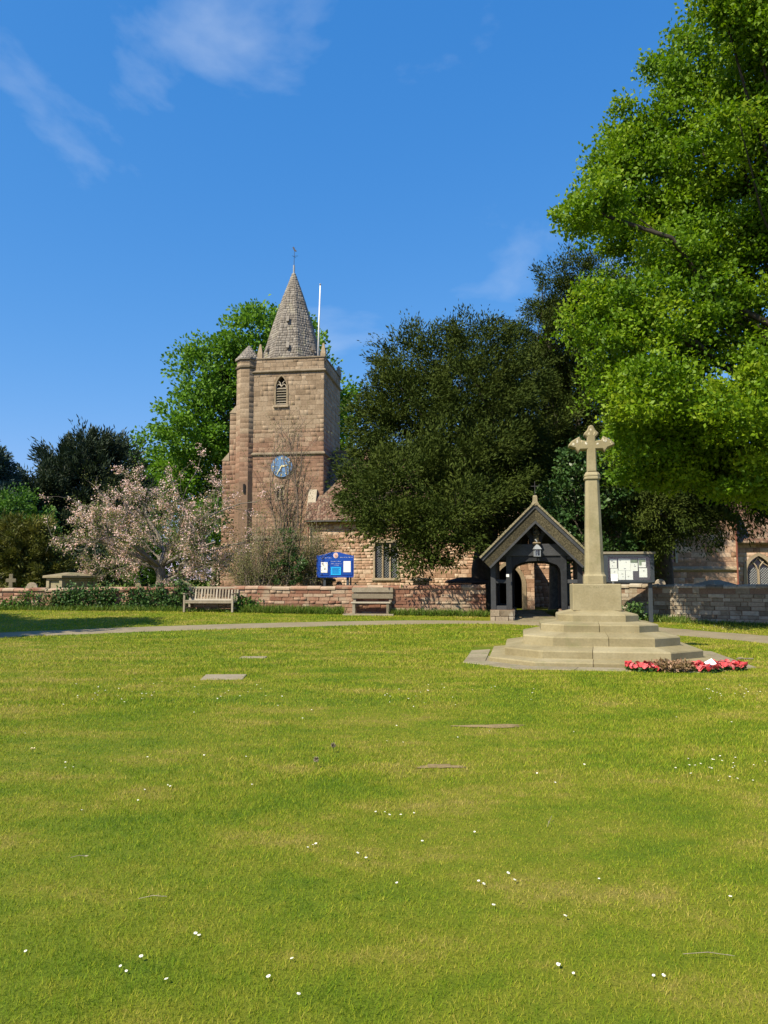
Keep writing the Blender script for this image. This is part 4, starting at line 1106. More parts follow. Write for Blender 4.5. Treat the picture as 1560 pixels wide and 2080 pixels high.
# ================================================================== WAR MEMORIAL
MC = P(1208, 1200, 15.95); MX, MY = MC.x, MC.y
mem = empty('war_memorial', (MX, MY, gz(MX, MY)), R(-10), 'pale stone war memorial cross on stepped octagonal base', 'memorial')
def octo(w, c, z, e=0.0):
    w, a = w + e, w - c + e * .414
    return [(-a, -w, z), (a, -w, z), (w, -a, z), (w, a, z), (a, w, z), (-a, w, z), (-w, a, z), (-w, -a, z)]
STEPS = [(2.62, 1.0, -.1, .012, .016, 2.2), (2.13, .86, -.05, .085, .125, 1.82), (1.83, .70, .02, .26, .325, 1.47), (1.47, .55, .26, .49, .565, 1.12), (1.12, .42, .48, .705, .75, .78), (.78, .28, .70, .885, .965, .46)]
for w, c, z0, z1, z2, wi in STEPS:
    ci = c * wi / w
    lo, mid, top = octo(w, c, z0), octo(w, c, z1), octo(wi, ci, z2)
    stp = MB().loft([octo(w - .03, c, z0), octo(w - .03, c, z1 - .015), octo(wi, ci, z2 - .015)]).build('step' if z1 > .02 else 'paving_ring', M['mortar'] if z1 > .02 else M['flag'], mem)
    # stones round the step: each a wedge, cut between two angles
    for k in range(8):
        A0, B0 = Vector(lo[k]), Vector(lo[(k+1) % 8]); A1, B1 = Vector(mid[k]), Vector(mid[(k+1) % 8]); A2, B2 = Vector(top[k]), Vector(top[(k+1) % 8])
        cuts = [0, 1] if (B0 - A0).length < 1.35 else ([0, random.uniform(.38, .62), 1] if (B0 - A0).length < 2.4 else [0, random.uniform(.25, .4), random.uniform(.62, .78), 1])
        for t0, t1 in zip(cuts[:-1], cuts[1:]):
            g = .006 / (B0 - A0).length
            t0 += g if t0 > 0 else 0; t1 -= g if t1 < 1 else 0
            L_ = lambda a, b, t: a + (b - a) * t
            # rounded arris: an extra loop just under the edge and just inside it
            q0, q1 = [], []
            for t, q in ((t0, q0), (t1, q1)):
                e0, e1, e2 = L_(A0, B0, t), L_(A1, B1, t), L_(A2, B2, t)
                q += [e0, e1 - Vector((0, 0, .02)), e1 + (e2 - e1).normalized() * .02, e2, Vector((e2.x, e2.y, z0))]
            F = [(i, 5 + i, 5 + i + 1, i + 1) for i in range(3)] + [(0, 1, 2, 3, 4), (9, 8, 7, 6, 5)]
            MB().add(q0 + q1, F).build('stone', M['memorial'] if z1 > .02 else M['flag'], stp)
PL = .475; zp0 = .965; zp1 = P(1210, 1186, 15.5).z - gz(MX, MY)
plin = MB().box(-PL, PL, -PL, PL, zp0 - .02, zp1).build('plinth', M['memorial'], mem, bevel=.018)
# worn inscription line cut near the plinth's top
ins = MB()
for i in range(13):
    if i in (4, 9): continue
    x = -.27 + i * .042
    ins.box(x, x + .006, -PL - .0022, -PL + .004, zp1 - .075, zp1 - .045); ins.box(x + .007, x + .024, -PL - .0022, -PL + .004, zp1 - .075 + .012*(i % 3), zp1 - .069 + .012*(i % 3))
ins.build('worn_inscription', M['flag'], plin)
def sq8(h, c, z): return octo(h, c, z)
zs0 = zp1; zs1 = P(1200, 1167, 15.7).z - gz(MX, MY); zs2 = P(1198, 974, 15.8).z - gz(MX, MY); zc1 = P(1198, 958, 15.8).z - gz(MX, MY)
ztop = P(1195, 864, 15.9).z - gz(MX, MY); zarm = P(1196, 905, 15.9).z - gz(MX, MY)
MB().loft([sq8(.222, .07, zs0), sq8(.222, .07, zs1 - .03), sq8(.195, .07, zs1 + .015), sq8(.19, .07, zs1 + .05), sq8(.137, .05, zs2)]).build('shaft', M['memorial'], mem, bevel=.006)
h = zc1 - zs2
MB().loft([sq8(.145, .052, zs2), sq8(.165, .06, zs2 + h*.12), sq8(.165, .06, zs2 + h*.3), sq8(.15, .055, zs2 + h*.42), sq8(.16, .058, zs2 + h*.5), sq8(.158, .057, zs2 + h*.68), sq8(.125, .045, zs2 + h)]).build('collar', M['memorial'], mem)
# cross head with flared pointed ends
c_ = .097; aw = .465
armz0, armz1 = zarm - .09, zarm + .09
half = [(0, zc1), (c_, zc1), (c_ * .98, armz0), (.22, armz0), (.27, armz0 - .06), (.33, armz0 + .03), (aw, zarm - .01), (aw, zarm + .025), (.40, armz1 + .01), (.33, armz1 + .05), (.24, armz1 + .10), (.20, armz1 + .02), (c_ * .92, armz1 + .0),
        (c_ * .92, ztop - .26), (.145, ztop - .205), (.145, ztop - .17), (.085, ztop - .11), (.045, ztop - .02), (0, ztop)]
outl = half + [(-a, b) for a, b in half[-2:0:-1]]
def inset_poly(poly, d):
    n = len(poly); o = []
    for i in range(n):
        p, q, r = Vector(poly[i-1]), Vector(poly[i]), Vector(poly[(i+1) % n])
        e1, e2 = (q - p).normalized(), (r - q).normalized()
        n1, n2 = Vector((-e1.y, e1.x)), Vector((-e2.y, e2.x))
        b = (n1 + n2); b = b.normalized() if b.length > 1e-4 else n1
        o.append(tuple(q + b * min(d / max(b.dot(n1), .45), d * 1.8)))
    return o
inn = inset_poly(outl, .022); n = len(outl)
rings = [[(x, -.12, z) for x, z in inn], [(x, -.095, z) for x, z in outl], [(x, .095, z) for x, z in outl], [(x, .12, z) for x, z in inn]]
V = [p for r in rings for p in r]
F = [tuple(range(n)), tuple(range(4*n - 1, 3*n - 1, -1))]
for k in range(3): F += [(k*n + i, (k+1)*n + i, (k+1)*n + (i+1) % n, k*n + (i+1) % n) for i in range(n)]
MB().add(V, F).build('cross', M['memorial'], mem)
# lichen crusts on the head of the cross
lc = MB()
for px_, pz_ in ((0, ztop - .05), (-.05, ztop - .12), (.06, ztop - .13), (-.2, armz1 + .06), (-.28, armz1 + .06), (.24, armz1 + .08), (.3, armz1 + .06), (-.38, armz1 + .0), (.4, armz1 - .0), (.12, armz1 + .01), (-.11, armz1 + .02)):
    for k in range(3):
        x, z, r = px_ + random.uniform(-.02, .02), pz_ + random.uniform(-.09, -.045), random.uniform(.010, .024)
        pts = [(x + r*math.cos(a)*random.uniform(.6, 1.2), -.124, z + r*1.5*math.sin(a)*random.uniform(.6, 1.2)) for a in np.linspace(0, 2*math.pi, 9)[:-1]]
        lc.add(pts + [(x, -.127, z)], [(8, i, (i+1) % 8) for i in range(8)])
lc.build('lichen', M['lichen'], mem)["kind"] = "stuff"

cdx = P(1248, 1175, 15.55)
card = empty('white_card', (cdx.x, cdx.y, gz(MX, MY) + zp1), R(-10), 'white card on a small stand on the memorial plinth', 'card')
bx('card_face', M['paper'], card, -.065, .065, -.006, .006, .055, .195, .004)
MB().tube([(-.03, .0, 0), (-.03, .0, .06)], .008, 5).tube([(.0, .05, 0), (-.02, .005, .10)], .007, 5).build('stand', M['lead'], card)
sb = P(1262, 1185, 15.5)

# wreaths at the foot
def wreath(loc, r, label, kind, card_=False):
    g = Matrix.Translation((MX, MY, 0)) @ Matrix.Rotation(R(-10), 4, 'Z') @ Vector((loc[0], loc[1], 0))
    w = empty('wreath', (g.x, g.y, gz(g.x, g.y) + .016), R(random.uniform(-30, 10)), label, 'wreath', 'wreaths laid at the memorial')
    MB().tube([(r*.78*math.cos(a), r*.78*math.sin(a), .035) for a in np.linspace(0, 2*math.pi, 25)], .03, 6).build('backing_ring', M['shrub'] if kind.startswith('poppy') else M['bark'], w)
    if kind.startswith('poppy'):
        Vv, Ff, Tt = [], [], []
        npop = 64
        for i in range(npop):
            a = 2*math.pi*i/npop + random.uniform(-.08, .08); rr = r*random.uniform(.56, 1.0); c = np.array((rr*math.cos(a), rr*math.sin(a), random.uniform(.05, .11)))
            ax = np.array((math.cos(a)*random.uniform(-.8, .9), math.sin(a)*random.uniform(-.8, .9), random.uniform(.3, 1))); ax += rng.normal(size=3)*.35; ax /= np.linalg.norm(ax)
            e = np.cross(ax, (0.3, .2, .9)); e /= np.linalg.norm(e); f = np.cross(ax, e); pr = random.uniform(.045, .062)
            nn = 10; b0 = len(Vv); Vv.append(c - ax*.012)
            for k in range(nn):
                th = 2*math.pi*k/nn; q = 1 - .18*abs(math.sin(2*th/1.0)); Vv.append(c + (e*math.cos(th) + f*math.sin(th))*pr*q + ax*(.012 + .012*math.cos(2*th)))
            tn = random.random()
            for k in range(nn): Ff.append((b0, b0 + 1 + k, b0 + 1 + (k+1) % nn)); Tt.append(tn)
        o = link_mesh('poppies', fast_mesh('poppies', np.array(Vv), np.array(Ff), np.array(Tt)), M['poppy'], w); o["kind"] = "stuff"
        n = 90; a = rng.random(n)*2*math.pi; C = np.stack([r*.8*np.cos(a), r*.8*np.sin(a), np.full(n, .03)], 1); D = np.stack([np.cos(a), np.sin(a), np.full(n, .15)], 1) + rng.normal(size=(n, 3))*.5
        leaf_object('leaves', M['ivy'], w, C, D, .08, .035, rng.random(n), world=False)
        MB().lathe([(0, .05), (r*.33, .05), (r*.33, .062), (0, .064)], (0, 0, 0), 16).build('centre_disc', M['paper'] if card_ else M['iron'], w)
    else:
        n = 900; a = rng.random(n)*2*math.pi; rr = r*(.75 + rng.normal(size=n)*.2); C = np.stack([rr*np.cos(a), rr*np.sin(a), .03 + rng.random(n)*.11], 1)
        D = np.stack([np.cos(a), np.sin(a), np.full(n, .5)], 1)*.5 + rng.normal(size=(n, 3))*.8
        leaf_object('leaves', M['dryleaf'], w, C, D, rng.uniform(.05, .1, n), .035, rng.random(n), world=False)
    if card_:
        mt = Matrix.Translation((.05, -r*.5, .14)) @ Matrix.Rotation(R(50), 4, 'X') @ Matrix.Rotation(R(25), 4, 'Z')
        MB().box(-.09, .09, -.06, .06, -.002, .002, M=mt).build('message_card', M['paper'], w)
    return w
wreath((.55, -2.47), .31, 'flat red poppy wreath at the end of the row by the step', 'poppy')
wreath((1.03, -2.47), .31, 'dried brown leafy wreath between the red poppy wreaths', 'dry')
wreath((1.55, -2.36), .30, 'red poppy wreath with a white message card tucked in', 'poppy', card_=True)
wreath((2.02, -2.02), .31, 'red poppy wreath nearest the little wooden cross', 'poppy')
g = G(1513, 1341)
rc = empty('wooden_cross', (g.x, g.y, gz(g.x, g.y) + .02), R(6), 'small pale wooden remembrance cross lying by the wreaths', 'cross')
bx('upright', M['teak'], rc, -.17, .17, -.02, .02, .0, .018); bx('crosspiece', M['teak'], rc, -.10, -.06, -.075, .075, .019, .032)

# ================================================================== BENCHES
bp = P(428, 1238, 28.15)
b1 = empty('garden_bench', (bp.x, bp.y, gz(bp.x, bp.y)), R(-7), 'pale slatted teak garden bench with arms against the ivy wall', 'bench')
L2 = .90
for s in (-1, 1):
    bx('front_leg', M['teak'], b1, s*L2 - .035, s*L2 + .035, -.30, -.23, 0, .64, .006)
    MB().add([(s*L2 + a*.035, y, z) for z, y0, y1 in ((0, .24, .31), (.42, .22, .29), (.90, .33, .39)) for a, y in ((-1, y0), (1, y0), (1, y1), (-1, y1))], [(0,1,5,4),(1,2,6,5),(2,3,7,6),(3,0,4,7),(4,5,9,8),(5,6,10,9),(6,7,11,10),(7,4,8,11),(8,9,10,11),(3,2,1,0)]).build('back_leg', M['teak'], b1)
    bx('arm', M['teak'], b1, s*L2 - .045, s*L2 + .045, -.33, .26, .642, .68, .006)
    bx('side_rail', M['teak'], b1, s*L2 - .02, s*L2 + .02, -.23, .23, .33, .40)
    bx('side_stretcher', M['teak'], b1, s*L2 - .02, s*L2 + .02, -.23, .24, .12, .17)
bx('front_rail', M['teak'], b1, -L2 + .035, L2 - .035, -.29, -.25, .32, .405)
for k in range(5):
    y = -.30 + k * .11
    bx('seat_slat', M['teak'], b1, -L2 + .04, L2 - .04, y, y + .085, .407, .43, .004)
tl_ = math.atan2(.11, .48)
for k in range(15):
    x = -L2 + .1 + k * (2*L2 - .2) / 14
    MB().box(x - .026, x + .026, -.012, .012, .0, .37, M=Matrix.Translation((0, .255, .47)) @ Matrix.Rotation(-tl_, 4, 'X')).build('back_slat', M['teak'], b1)
MB().box(-L2 + .036, L2 - .036, -.022, .022, 0, .075, M=Matrix.Translation((0, .338, .835)) @ Matrix.Rotation(-tl_, 4, 'X')).build('top_rail', M['teak'], b1, bevel=.006)
MB().box(-L2 + .036, L2 - .036, -.02, .02, 0, .055, M=Matrix.Translation((0, .243, .415)) @ Matrix.Rotation(-tl_, 4, 'X')).build('lower_rail', M['teak'], b1)
bp = P(755, 1240, 27.3)
b2 = empty('plank_bench', (bp.x, bp.y, gz(bp.x, bp.y) + .03), R(-7), 'plain armless grey plank bench on a concrete slab below the blue sign', 'bench')
for s in (-1, 1):
    bx('front_leg', M['greywood'], b2, s*.60 - .05, s*.60 + .05, -.26, -.16, .0, .36, .008)
    MB().box(-.05, .05, -.05, .05, 0, .92, M=Matrix.Translation((s*.64, .16, 0)) @ Matrix.Rotation(R(-8), 4, 'X')).build('back_post', M['greywood'], b2, bevel=.008)
    bx('seat_bearer', M['greywood'], b2, s*.62 - .04, s*.62 + .04, -.158, .14, .28, .36)
for k in range(3):
    bx('seat_plank', M['teak'], b2, -.70, .70, -.29 + k*.15, -.29 + k*.15 + .14, .362, .415, .008)
for z in (.52, .74):
    MB().box(-.74, .74, -.028, .018, 0, .175, M=Matrix.Translation((0, .16 - .07 + z*math.sin(R(8)), z)) @ Matrix.Rotation(R(-8), 4, 'X')).build('back_plank', M['greywood'], b2, bevel=.008)
sl = MB().box(-.98, .82, -.42, .45, -.12, .0).build('bench_slab', M['concrete'], None, bevel=.015)
sl.location = (bp.x, bp.y, gz(bp.x, bp.y) + .03); sl.rotation_euler = (0, 0, R(-7))
tag(sl, 'thin concrete slab under the plank bench', 'slab')

# ================================================================== BLUE CHURCH SIGN
sp = P(681, 1171, 30.9); sg0 = gz(sp.x, sp.y)
sg = empty('church_sign', (sp.x, sp.y, sg0), R(-4), 'royal blue arched church sign with white posters on two posts', 'sign')
k_ = 30.9 / FPX
def sz(py): return P(681, py, 30.9).z - sg0
hw = 36 * k_
zb, zsd, ztp = sz(1170.5), sz(1129), sz(1122)
MB().prism([(-hw, zb), (hw, zb), (hw, zsd), (hw*.62, zsd + .06), (hw*.25, ztp), (-hw*.25, ztp), (-hw*.62, zsd + .06), (-hw, zsd)], -.03, .03).build('board', M['blue'], sg, bevel=.008)
fr = MB().box(-hw - .03, -hw - .001, -.045, .045, zb - .02, zsd + .02).box(hw + .001, hw + .03, -.045, .045, zb - .02, zsd + .02).box(-hw, hw, -.045, .045, zb - .045, zb - .002).build('edge_frame', M['blue'], sg)
for s, x in ((0, -22*k_), (1, 25*k_)):
    bx('post', M['boardframe'], sg, x - .05, x + .05, .032, .13, -.3, zsd - .15, .008)
bx('post_stay', M['boardframe'], sg, 29*k_, 29*k_ + .06, .14, .2, -.3, zb + .3)
def sq(name, mat, px0, px1, py0, py1, yoff, parent=sg):
    c0 = (px0 - 681) * k_; c1 = (px1 - 681) * k_
    return bx(name, mat, parent, c0, c1, -.03 - yoff - .006, -.03 - yoff, sz(py1), sz(py0))
for a, b, y0, y1 in ((650, 668, 1140, 1168), (695, 716, 1138, 1168)):
    sq('poster_case', M['blue'], a, b, y0, y1, .012)
p1_ = sq('poster', M['paper'], 652, 665.5, 1142, 1163.2, .0195); p2_ = sq('poster', M['paper'], 698, 712.5, 1140, 1162.2, .0195)
sq('printed_mark', M['ink'], 653.8, 657, 1143.5, 1146.5, .0265, p1_); sq('printed_mark', M['ink'], 658.4, 660, 1155, 1157, .0265, p1_)
cy = sq('cyan_panel', M['cyan'], 672, 693, 1151.5, 1168, .012)
for i in range(5): sq('panel_line', M['blue'], 675, 690 - (i % 2)*2, 1154 + i*2.4, 1154.7 + i*2.4, .0185, cy)
cr_ = empty('crest', (1.0*k_, -.034, sz(1128.3))); cr_.parent = sg
def rng_disc(r, y0, y1, mat, nm): return MB().loft([[(r*math.cos(2*math.pi*i/24), y, 1.12*r*math.sin(2*math.pi*i/24)) for i in range(24)] for y in (y0, y1)]).build(nm, mat, cr_)
rng_disc(5.0*k_, -.012, 0, M['lettering'], 'crest_edge'); rng_disc(4.1*k_, -.018, -.0125, M['crest'], 'crest_field'); rng_disc(2.6*k_, -.023, -.0185, M['lettering'], 'crest_ring'); rng_disc(1.9*k_, -.028, -.0235, M['crest'], 'crest_centre')
def textline(px0, px1, py, h, gaps=()):
    mb = MB(); x = px0
    while x < px1:
        if not any(a < x < b for a, b in gaps):
            w = random.uniform(.35, .6); c0 = (x - 681)*k_; zz = sz(py)
            mb.box(c0, c0 + w*k_*.4, -.036, -.0305, zz, zz + h*k_)
            if random.random() < .7: mb.box(c0 + w*k_*.45, c0 + w*k_*1.6, -.036, -.0305, zz + random.choice((0, .4, .8))*h*k_, zz + (random.choice((0, .4, .8))*.0 + 1.0)*h*k_*.3 + random.choice((0, .7))*h*k_*.9)
        x += 1.15
    mb.build('lettering', M['lettering'], sg)
textline(650.5, 673.5, 1134, 1.5, ((662.5, 664),)); textline(691, 716, 1133, 1.5, ((704.8, 706), (711, 712)))
textline(672.5, 693, 1141, 1.2); textline(672.5, 693.5, 1146, 1.5, ((679, 680), (686, 687))); textline(678.5, 687, 1149, 1.4)

# ================================================================== NOTICE BOARD
NBY = 24.7
np_ = P(1279, 1240, NBY); nz0 = gz(np_.x, np_.y)
nb = empty('notice_board', (np_.x, np_.y, nz0), R(-3), 'glazed dark notice board full of white papers by the stone wall', 'notice board')
kn = NBY / FPX
def nz(py): return P(1279, py, NBY).z - nz0
def nxx(px): return (px - 1279) * kn
x0, x1 = nxx(1229.5), nxx(1329)
for px in (1233, 1322.5):
    bx('post', M['boardframe'], nb, nxx(px) - .06, nxx(px) + .06, .03, .15, -.2, nz(1124), .01)
bx('backing', M['slate_board'], nb, x0 + .08, x1 - .08, .0, .028, nz(1181), nz(1128))
for a, b, c, d in ((x0, x0 + .12, nz(1183), nz(1126)), (x1 - .12, x1, nz(1183), nz(1126)), (x0 + .121, x1 - .121, nz(1131), nz(1126)), (x0 + .121, x1 - .121, nz(1183.5), nz(1178.5))):
    bx('frame', M['boardframe'], nb, a, b, -.09, -.001, c, d, .006)
MB().prism([(x0 - .05, nz(1125.9)), (x1 + .05, nz(1125.9)), (x1 + .05, nz(1121)), (x0 - .05, nz(1121))], -.115, .2).build('roof_board', M['greywood'], nb, bevel=.01)
bx('glazing', M['clear'], nb, x0 + .1205, x1 - .1205, -.062, -.056, nz(1178.4), nz(1131.1))
def sheet(px0, px1, py0, py1, y, mat='paper', name='paper_sheet', parent=nb):
    return bx(name, M[mat], parent, nxx(px0), nxx(px1), -y - .003, -y, nz(py1), nz(py0))
for q in ((1242, 1256, 1135.5, 1154), (1243, 1257.5, 1154.8, 1173.8), (1259, 1283, 1134.8, 1158.5), (1258, 1272, 1158.8, 1177.8), (1273, 1287.5, 1158.8, 1177.8), (1299.5, 1314, 1134, 1152.5), (1300, 1316, 1154, 1172.8), (1283.3, 1297.5, 1134.8, 1160)):
    o = sheet(*q, .004 + random.random()*.006)
    for j in range(random.randint(1, 3)):
        a = random.uniform(q[0] + 2, q[1] - 6); b = random.uniform(q[2] + 3, q[3] - 4)
        sheet(a, a + random.uniform(1, 4), b, b + random.uniform(.5, 1.4), .0145, 'ink', 'printed_mark', o)
sheet(1283.4, 1297.3, 1135, 1143, .0145, 'pgreen', 'printed_picture'); sheet(1300, 1313, 1134.4, 1141, .0145, 'pgreen', 'printed_picture'); sheet(1300.3, 1305, 1141, 1148, .0145, 'pgreen', 'printed_picture')
# ================================================================== GRAVES
def at_px(px, Y):
    x = P(px, 1190, Y).x; return x, Y, gz(x, Y)
def grave(name, px, Y, label, cat, rz=0.0):
    return empty(name, at_px(px, Y), R(rz), label, cat)
def tz(py, Y, base): return P(780, py, Y).z - base
g = grave('cross_gravestone', 22, 33.5, 'grey stone cross gravestone under the golden yew', 'gravestone', 18); z = tz(1166, 33.5, g.location.z)
MB().prism([(-.09, 0), (.09, 0), (.075, z - .36), (.2, z - .36), (.2, z - .2), (.075, z - .2), (.07, z), (-.07, z), (-.075, z - .2), (-.2, z - .2), (-.2, z - .36), (-.075, z - .36)], -.07, .07).build('cross', M['flag'], g, bevel=.012)
MB().box(-.25, .25, -.2, .2, -.2, .25).build('base', M['flag'], g, bevel=.02)
def headstone(px, Y, py, w, label, mat='flag', rz=0, shape='round'):
    g = grave('headstone', px, Y, label, 'headstone', rz); z = tz(py, Y, g.location.z)
    if shape == 'round': pts = [(w/2, -.2), (w/2, z - w/2)] + [(w/2*math.cos(a), z - w/2 + w/2*math.sin(a)) for a in np.linspace(.15, math.pi - .15, 9)] + [(-w/2, z - w/2), (-w/2, -.2)]
    else: pts = [(w/2, -.2), (w/2, z - .12), (w*.3, z - .05), (w*.15, z), (-w*.15, z), (-w*.3, z - .05), (-w/2, z - .12), (-w/2, -.2)]
    MB().prism(pts[::-1][::-1], -.05, .05).build('slab', M[mat], g, bevel=.012)
    zz = z - w * .5
    MB().box(-w*.32, w*.32, -.056, -.0505, zz - .25, zz - .0).build('inscribed_panel', M['rubble'], g)
    return g
headstone(65, 32.8, 1183, .52, 'broad round-topped headstone showing over the wall', 'rubble')
headstone(187, 33.5, 1188, .34, 'small lichened headstone beside the large chest tomb', 'rubble')
headstone(281, 33.5, 1184, .26, 'narrow round-topped headstone between an ivy clump and the cherry trunk', 'flag')
headstone(303, 34.2, 1187.5, .18, 'tiny grey headstone close to the cherry trunk', 'flag', shape='sq')
headstone(689, 31.8, 1180.5, .24, 'dark round headstone below the blue sign', 'iron')
headstone(722, 32.0, 1183.5, .14, 'dark stump of a headstone between blue sign and plank bench', 'iron', shape='sq')
headstone(1341, 25.9, 1176, .34, 'dark rounded headstone top over the stone wall', 'rubble', -10)
def chest(px, Y, w, d, py_top, label, mat='flag', rz=0, hip=True):
    g = grave('chest_tomb', px, Y, label, 'tomb', rz); z = tz(py_top, Y, g.location.z); hz = .14 if hip else .03
    MB().box(-w/2 + .12, w/2 - .12, -d/2 + .12, d/2 - .12, -.2, z - hz - .2).build('body', M[mat], g)
    for sx in (-1, 1):
        for sy in (-1, 1): MB().box(sx*(w/2 - .13) - .09, sx*(w/2 - .13) + .09, sy*(d/2 - .13) - .09, sy*(d/2 - .13) + .09, -.2, z - hz - .202).build('corner_pilaster', M[mat], g, bevel=.01)
    MB().box(-w/2 + .04, w/2 - .04, -d/2 + .04, d/2 - .04, z - hz - .2, z - hz - .1).build('cornice', M[mat], g, bevel=.02)
    e = .07
    MB().loft([[(a*(w/2+e), b*(d/2+e), z - hz - .098) for a, b in ((-1,-1),(1,-1),(1,1),(-1,1))], [(a*(w/2+e), b*(d/2+e), z - hz) for a, b in ((-1,-1),(1,-1),(1,1),(-1,1))], [(a*(w*.18), b*(d*.1), z) for a, b in ((-1,-1),(1,-1),(1,1),(-1,1))]]).build('lid', M[mat], g, bevel=.015)
    return g
chest(146, 33.0, 1.05, 1.9, 1163, 'tall grey chest tomb with moulded lid near the cherry', 'flag', -28)
chest(655, 32.2, .8, 1.2, 1170, 'dark chest tomb half hidden behind the blue sign post', 'iron', 12)
chest(855, 31.5, .70, 1.2, 1174, 'small chest tomb with pale flat lid behind the plank bench', 'flag', 0, False)
chest(948, 30.0, 1.45, 1.0, 1172.5, 'wide dark chest tomb with sloping lid next to the gate', 'iron', 0)
chest(1452, 25.2, .75, .8, 1178, 'low dark chest tomb over the shaded stone wall', 'rubble', 20)
g = grave('urn_tomb', 370, 33.0, 'stepped pedestal tomb with round finial behind the garden bench', 'tomb', 10); z = tz(1166, 33.0, g.location.z)
MB().box(-.32, .32, -.32, .32, -.2, z - .52).build('pedestal', M['flag'], g, bevel=.015)
MB().loft([[(a*r, b*r, h) for a, b in ((-1,-1),(1,-1),(1,1),(-1,1))] for r, h in ((.42, z - .52), (.42, z - .46), (.34, z - .43), (.24, z - .30), (.15, z - .24))]).build('stepped_lid', M['flag'], g)
MB().lathe([(.13, z - .24), (.06, z - .2), (.12, z - .14), (.10, z - .06), (.05, z - .02), (0, z)], (0, 0, 0), 12).build('finial', M['flag'], g, smooth=True)

# ================================================================== SLABS, BARE EARTH
g = G(455, 1377)
s1 = MB().box(-.33, .33, -.24, .24, -.08, .018).build('ground_slab', M['concrete'], None, bevel=.012)
s1.location = (g.x, g.y, gz(g.x, g.y) + .005); s1.rotation_euler = (R(2), 0, R(3))
tag(s1, 'square pale concrete slab set flush in the lawn', 'slab')
g2 = G(515, 1336)
s2 = MB().box(-.26, .26, -.15, .15, -.08, .016).build('ground_slab', M['flag'], None, bevel=.012)
s2.location = (g2.x, g2.y, gz(g2.x, g2.y)); tag(s2, 'narrow half overgrown stone slab sunk in the lawn', 'slab')
EARTH = []
def earth(px, py, rx, ry, label):
    g = G(px, py); n = 28; pts = []
    for i in range(n):
        a = 2*math.pi*i/n; q = 1 + .25*math.sin(3*a + px) + .14*math.sin(7*a + py) + random.uniform(-.08, .08)
        x, y = g.x + rx*q*math.cos(a), g.y + ry*q*math.sin(a); pts.append((x, y, gz(x, y) + .006))
    pts.append((g.x, g.y, gz(g.x, g.y) + .014))
    o = MB().add(pts, [(n, i, (i+1) % n) for i in range(n)]).build('earth_patch', M['earth'])
    tag(o, label, 'earth', kind='structure'); EARTH.append((g.x, g.y, rx, ry))
earth(998, 1476, .34, .09, 'long bare earth scrape in the grass'); earth(895, 1558, .18, .07, 'small bare earth scrape in the grass')

# ================================================================== TREES
ok_l = lobes_px([(1530, 60, 130), (1420, 160, 110), (1490, 290, 150), (1330, 270, 100), (1255, 350, 95), (1195, 420, 75), (1370, 430, 130), (1545, 480, 150), (1270, 470, 90), (1400, 560, 120),
                 (1225, 640, 80), (1320, 660, 115), (1450, 680, 140), (1260, 760, 75), (1330, 800, 100), (1430, 830, 130), (1550, 830, 150), (1300, 890, 75), (1370, 930, 85), (1470, 960, 90), (1560, 980, 90),
                 (1470, 30, 70), (1300, 962, 45, 1.8), (1370, 968, 50, 1.2), (1440, 975, 50, .8), (1510, 980, 52, .3), (1590, 985, 60, .3), (1700, 200, 210), (1720, 500, 230), (1720, 800, 200), (1640, -90, 200), (1860, 350, 250), (1850, 700, 230)], 21.5, jitter=2.2, squash=.9)
oak_base = (14.3, 22.0, gz(14.3, 22.0))
tree('oak_tree', 'tall spring-green oak overhanging the war memorial', 'tree', oak_base, ok_l, dict(per_m2=1.35, puff_r=.56, n_leaf=165, L=.135, W=.082, up=.15, out=.5, rand=1.0, flat=.55, inner=.4, shell=(.55, 1.08)), 'oak', 5.0, .5, twigs=.03)

YC = dict(per_m2=1.25, puff_r=.72, n_leaf=190, L=.17, W=.055, up=.12, out=1.0, rand=.8, flat=.8, spike=.75, shell=(.6, 1.0), low=-.9, inner=.15)
ya = lobes_px([(850, 735, 80, 1), (960, 745, 95, 1), (805, 815, 60, 0), (775, 890, 60, 0), (830, 850, 110, -1), (950, 850, 130, 0), (725, 990, 45, -1), (780, 1000, 78, -5), (860, 980, 105, -3), (960, 960, 110, -2.5), (740, 1050, 42, -2), (820, 1065, 66, -5.6), (900, 1055, 72, -5.8), (955, 1035, 58, -5.6), (880, 1112, 42, -5.6), (830, 1118, 40, -5.4), (930, 1105, 38, -5.8), (1030, 760, 80, 2), (1040, 880, 90, 1), (745, 945, 35, 0), (1000, 1000, 60, 1), (985, 1075, 45, 0), (1010, 930, 70, 1), (1045, 985, 70, 2), (1010, 1050, 50, 2)], 33.0)
tree('yew_tree', 'huge dark spreading yew drooping between tower and gate', 'tree', (P(985, 1190, 33.5).x, 33.5, gz(5, 33.5)), ya, YC, 'yew', 3.5, .55, group='churchyard yews', twigs=.05)
yb = lobes_px([(1130, 605, 60), (1185, 585, 60), (1240, 640, 80), (1095, 700, 75), (1180, 720, 110), (1110, 820, 110), (1210, 850, 130), (1060, 930, 80), (1150, 950, 100), (1250, 960, 90), (1090, 1050, 60), (1190, 1060, 80)], 40.0, jitter=1.5)
tree('yew_tree', 'tallest dark yew rising behind the gate to the oak', 'tree', (P(1140, 1190, 40).x, 40, gz(9, 40)), yb, YC, 'yew', 4.0, .6, group='churchyard yews')
yc = lobes_px([(1330, 900, 95), (1260, 980, 70), (1400, 960, 100), (1480, 985, 80), (1340, 1040, 55), (1290, 1060, 42), (1410, 1050, 50), (1460, 1065, 40), (1555, 990, 50), (1310, 1105, 26), (1345, 1090, 26), (1290, 1130, 20)], 32.0, jitter=1.5)
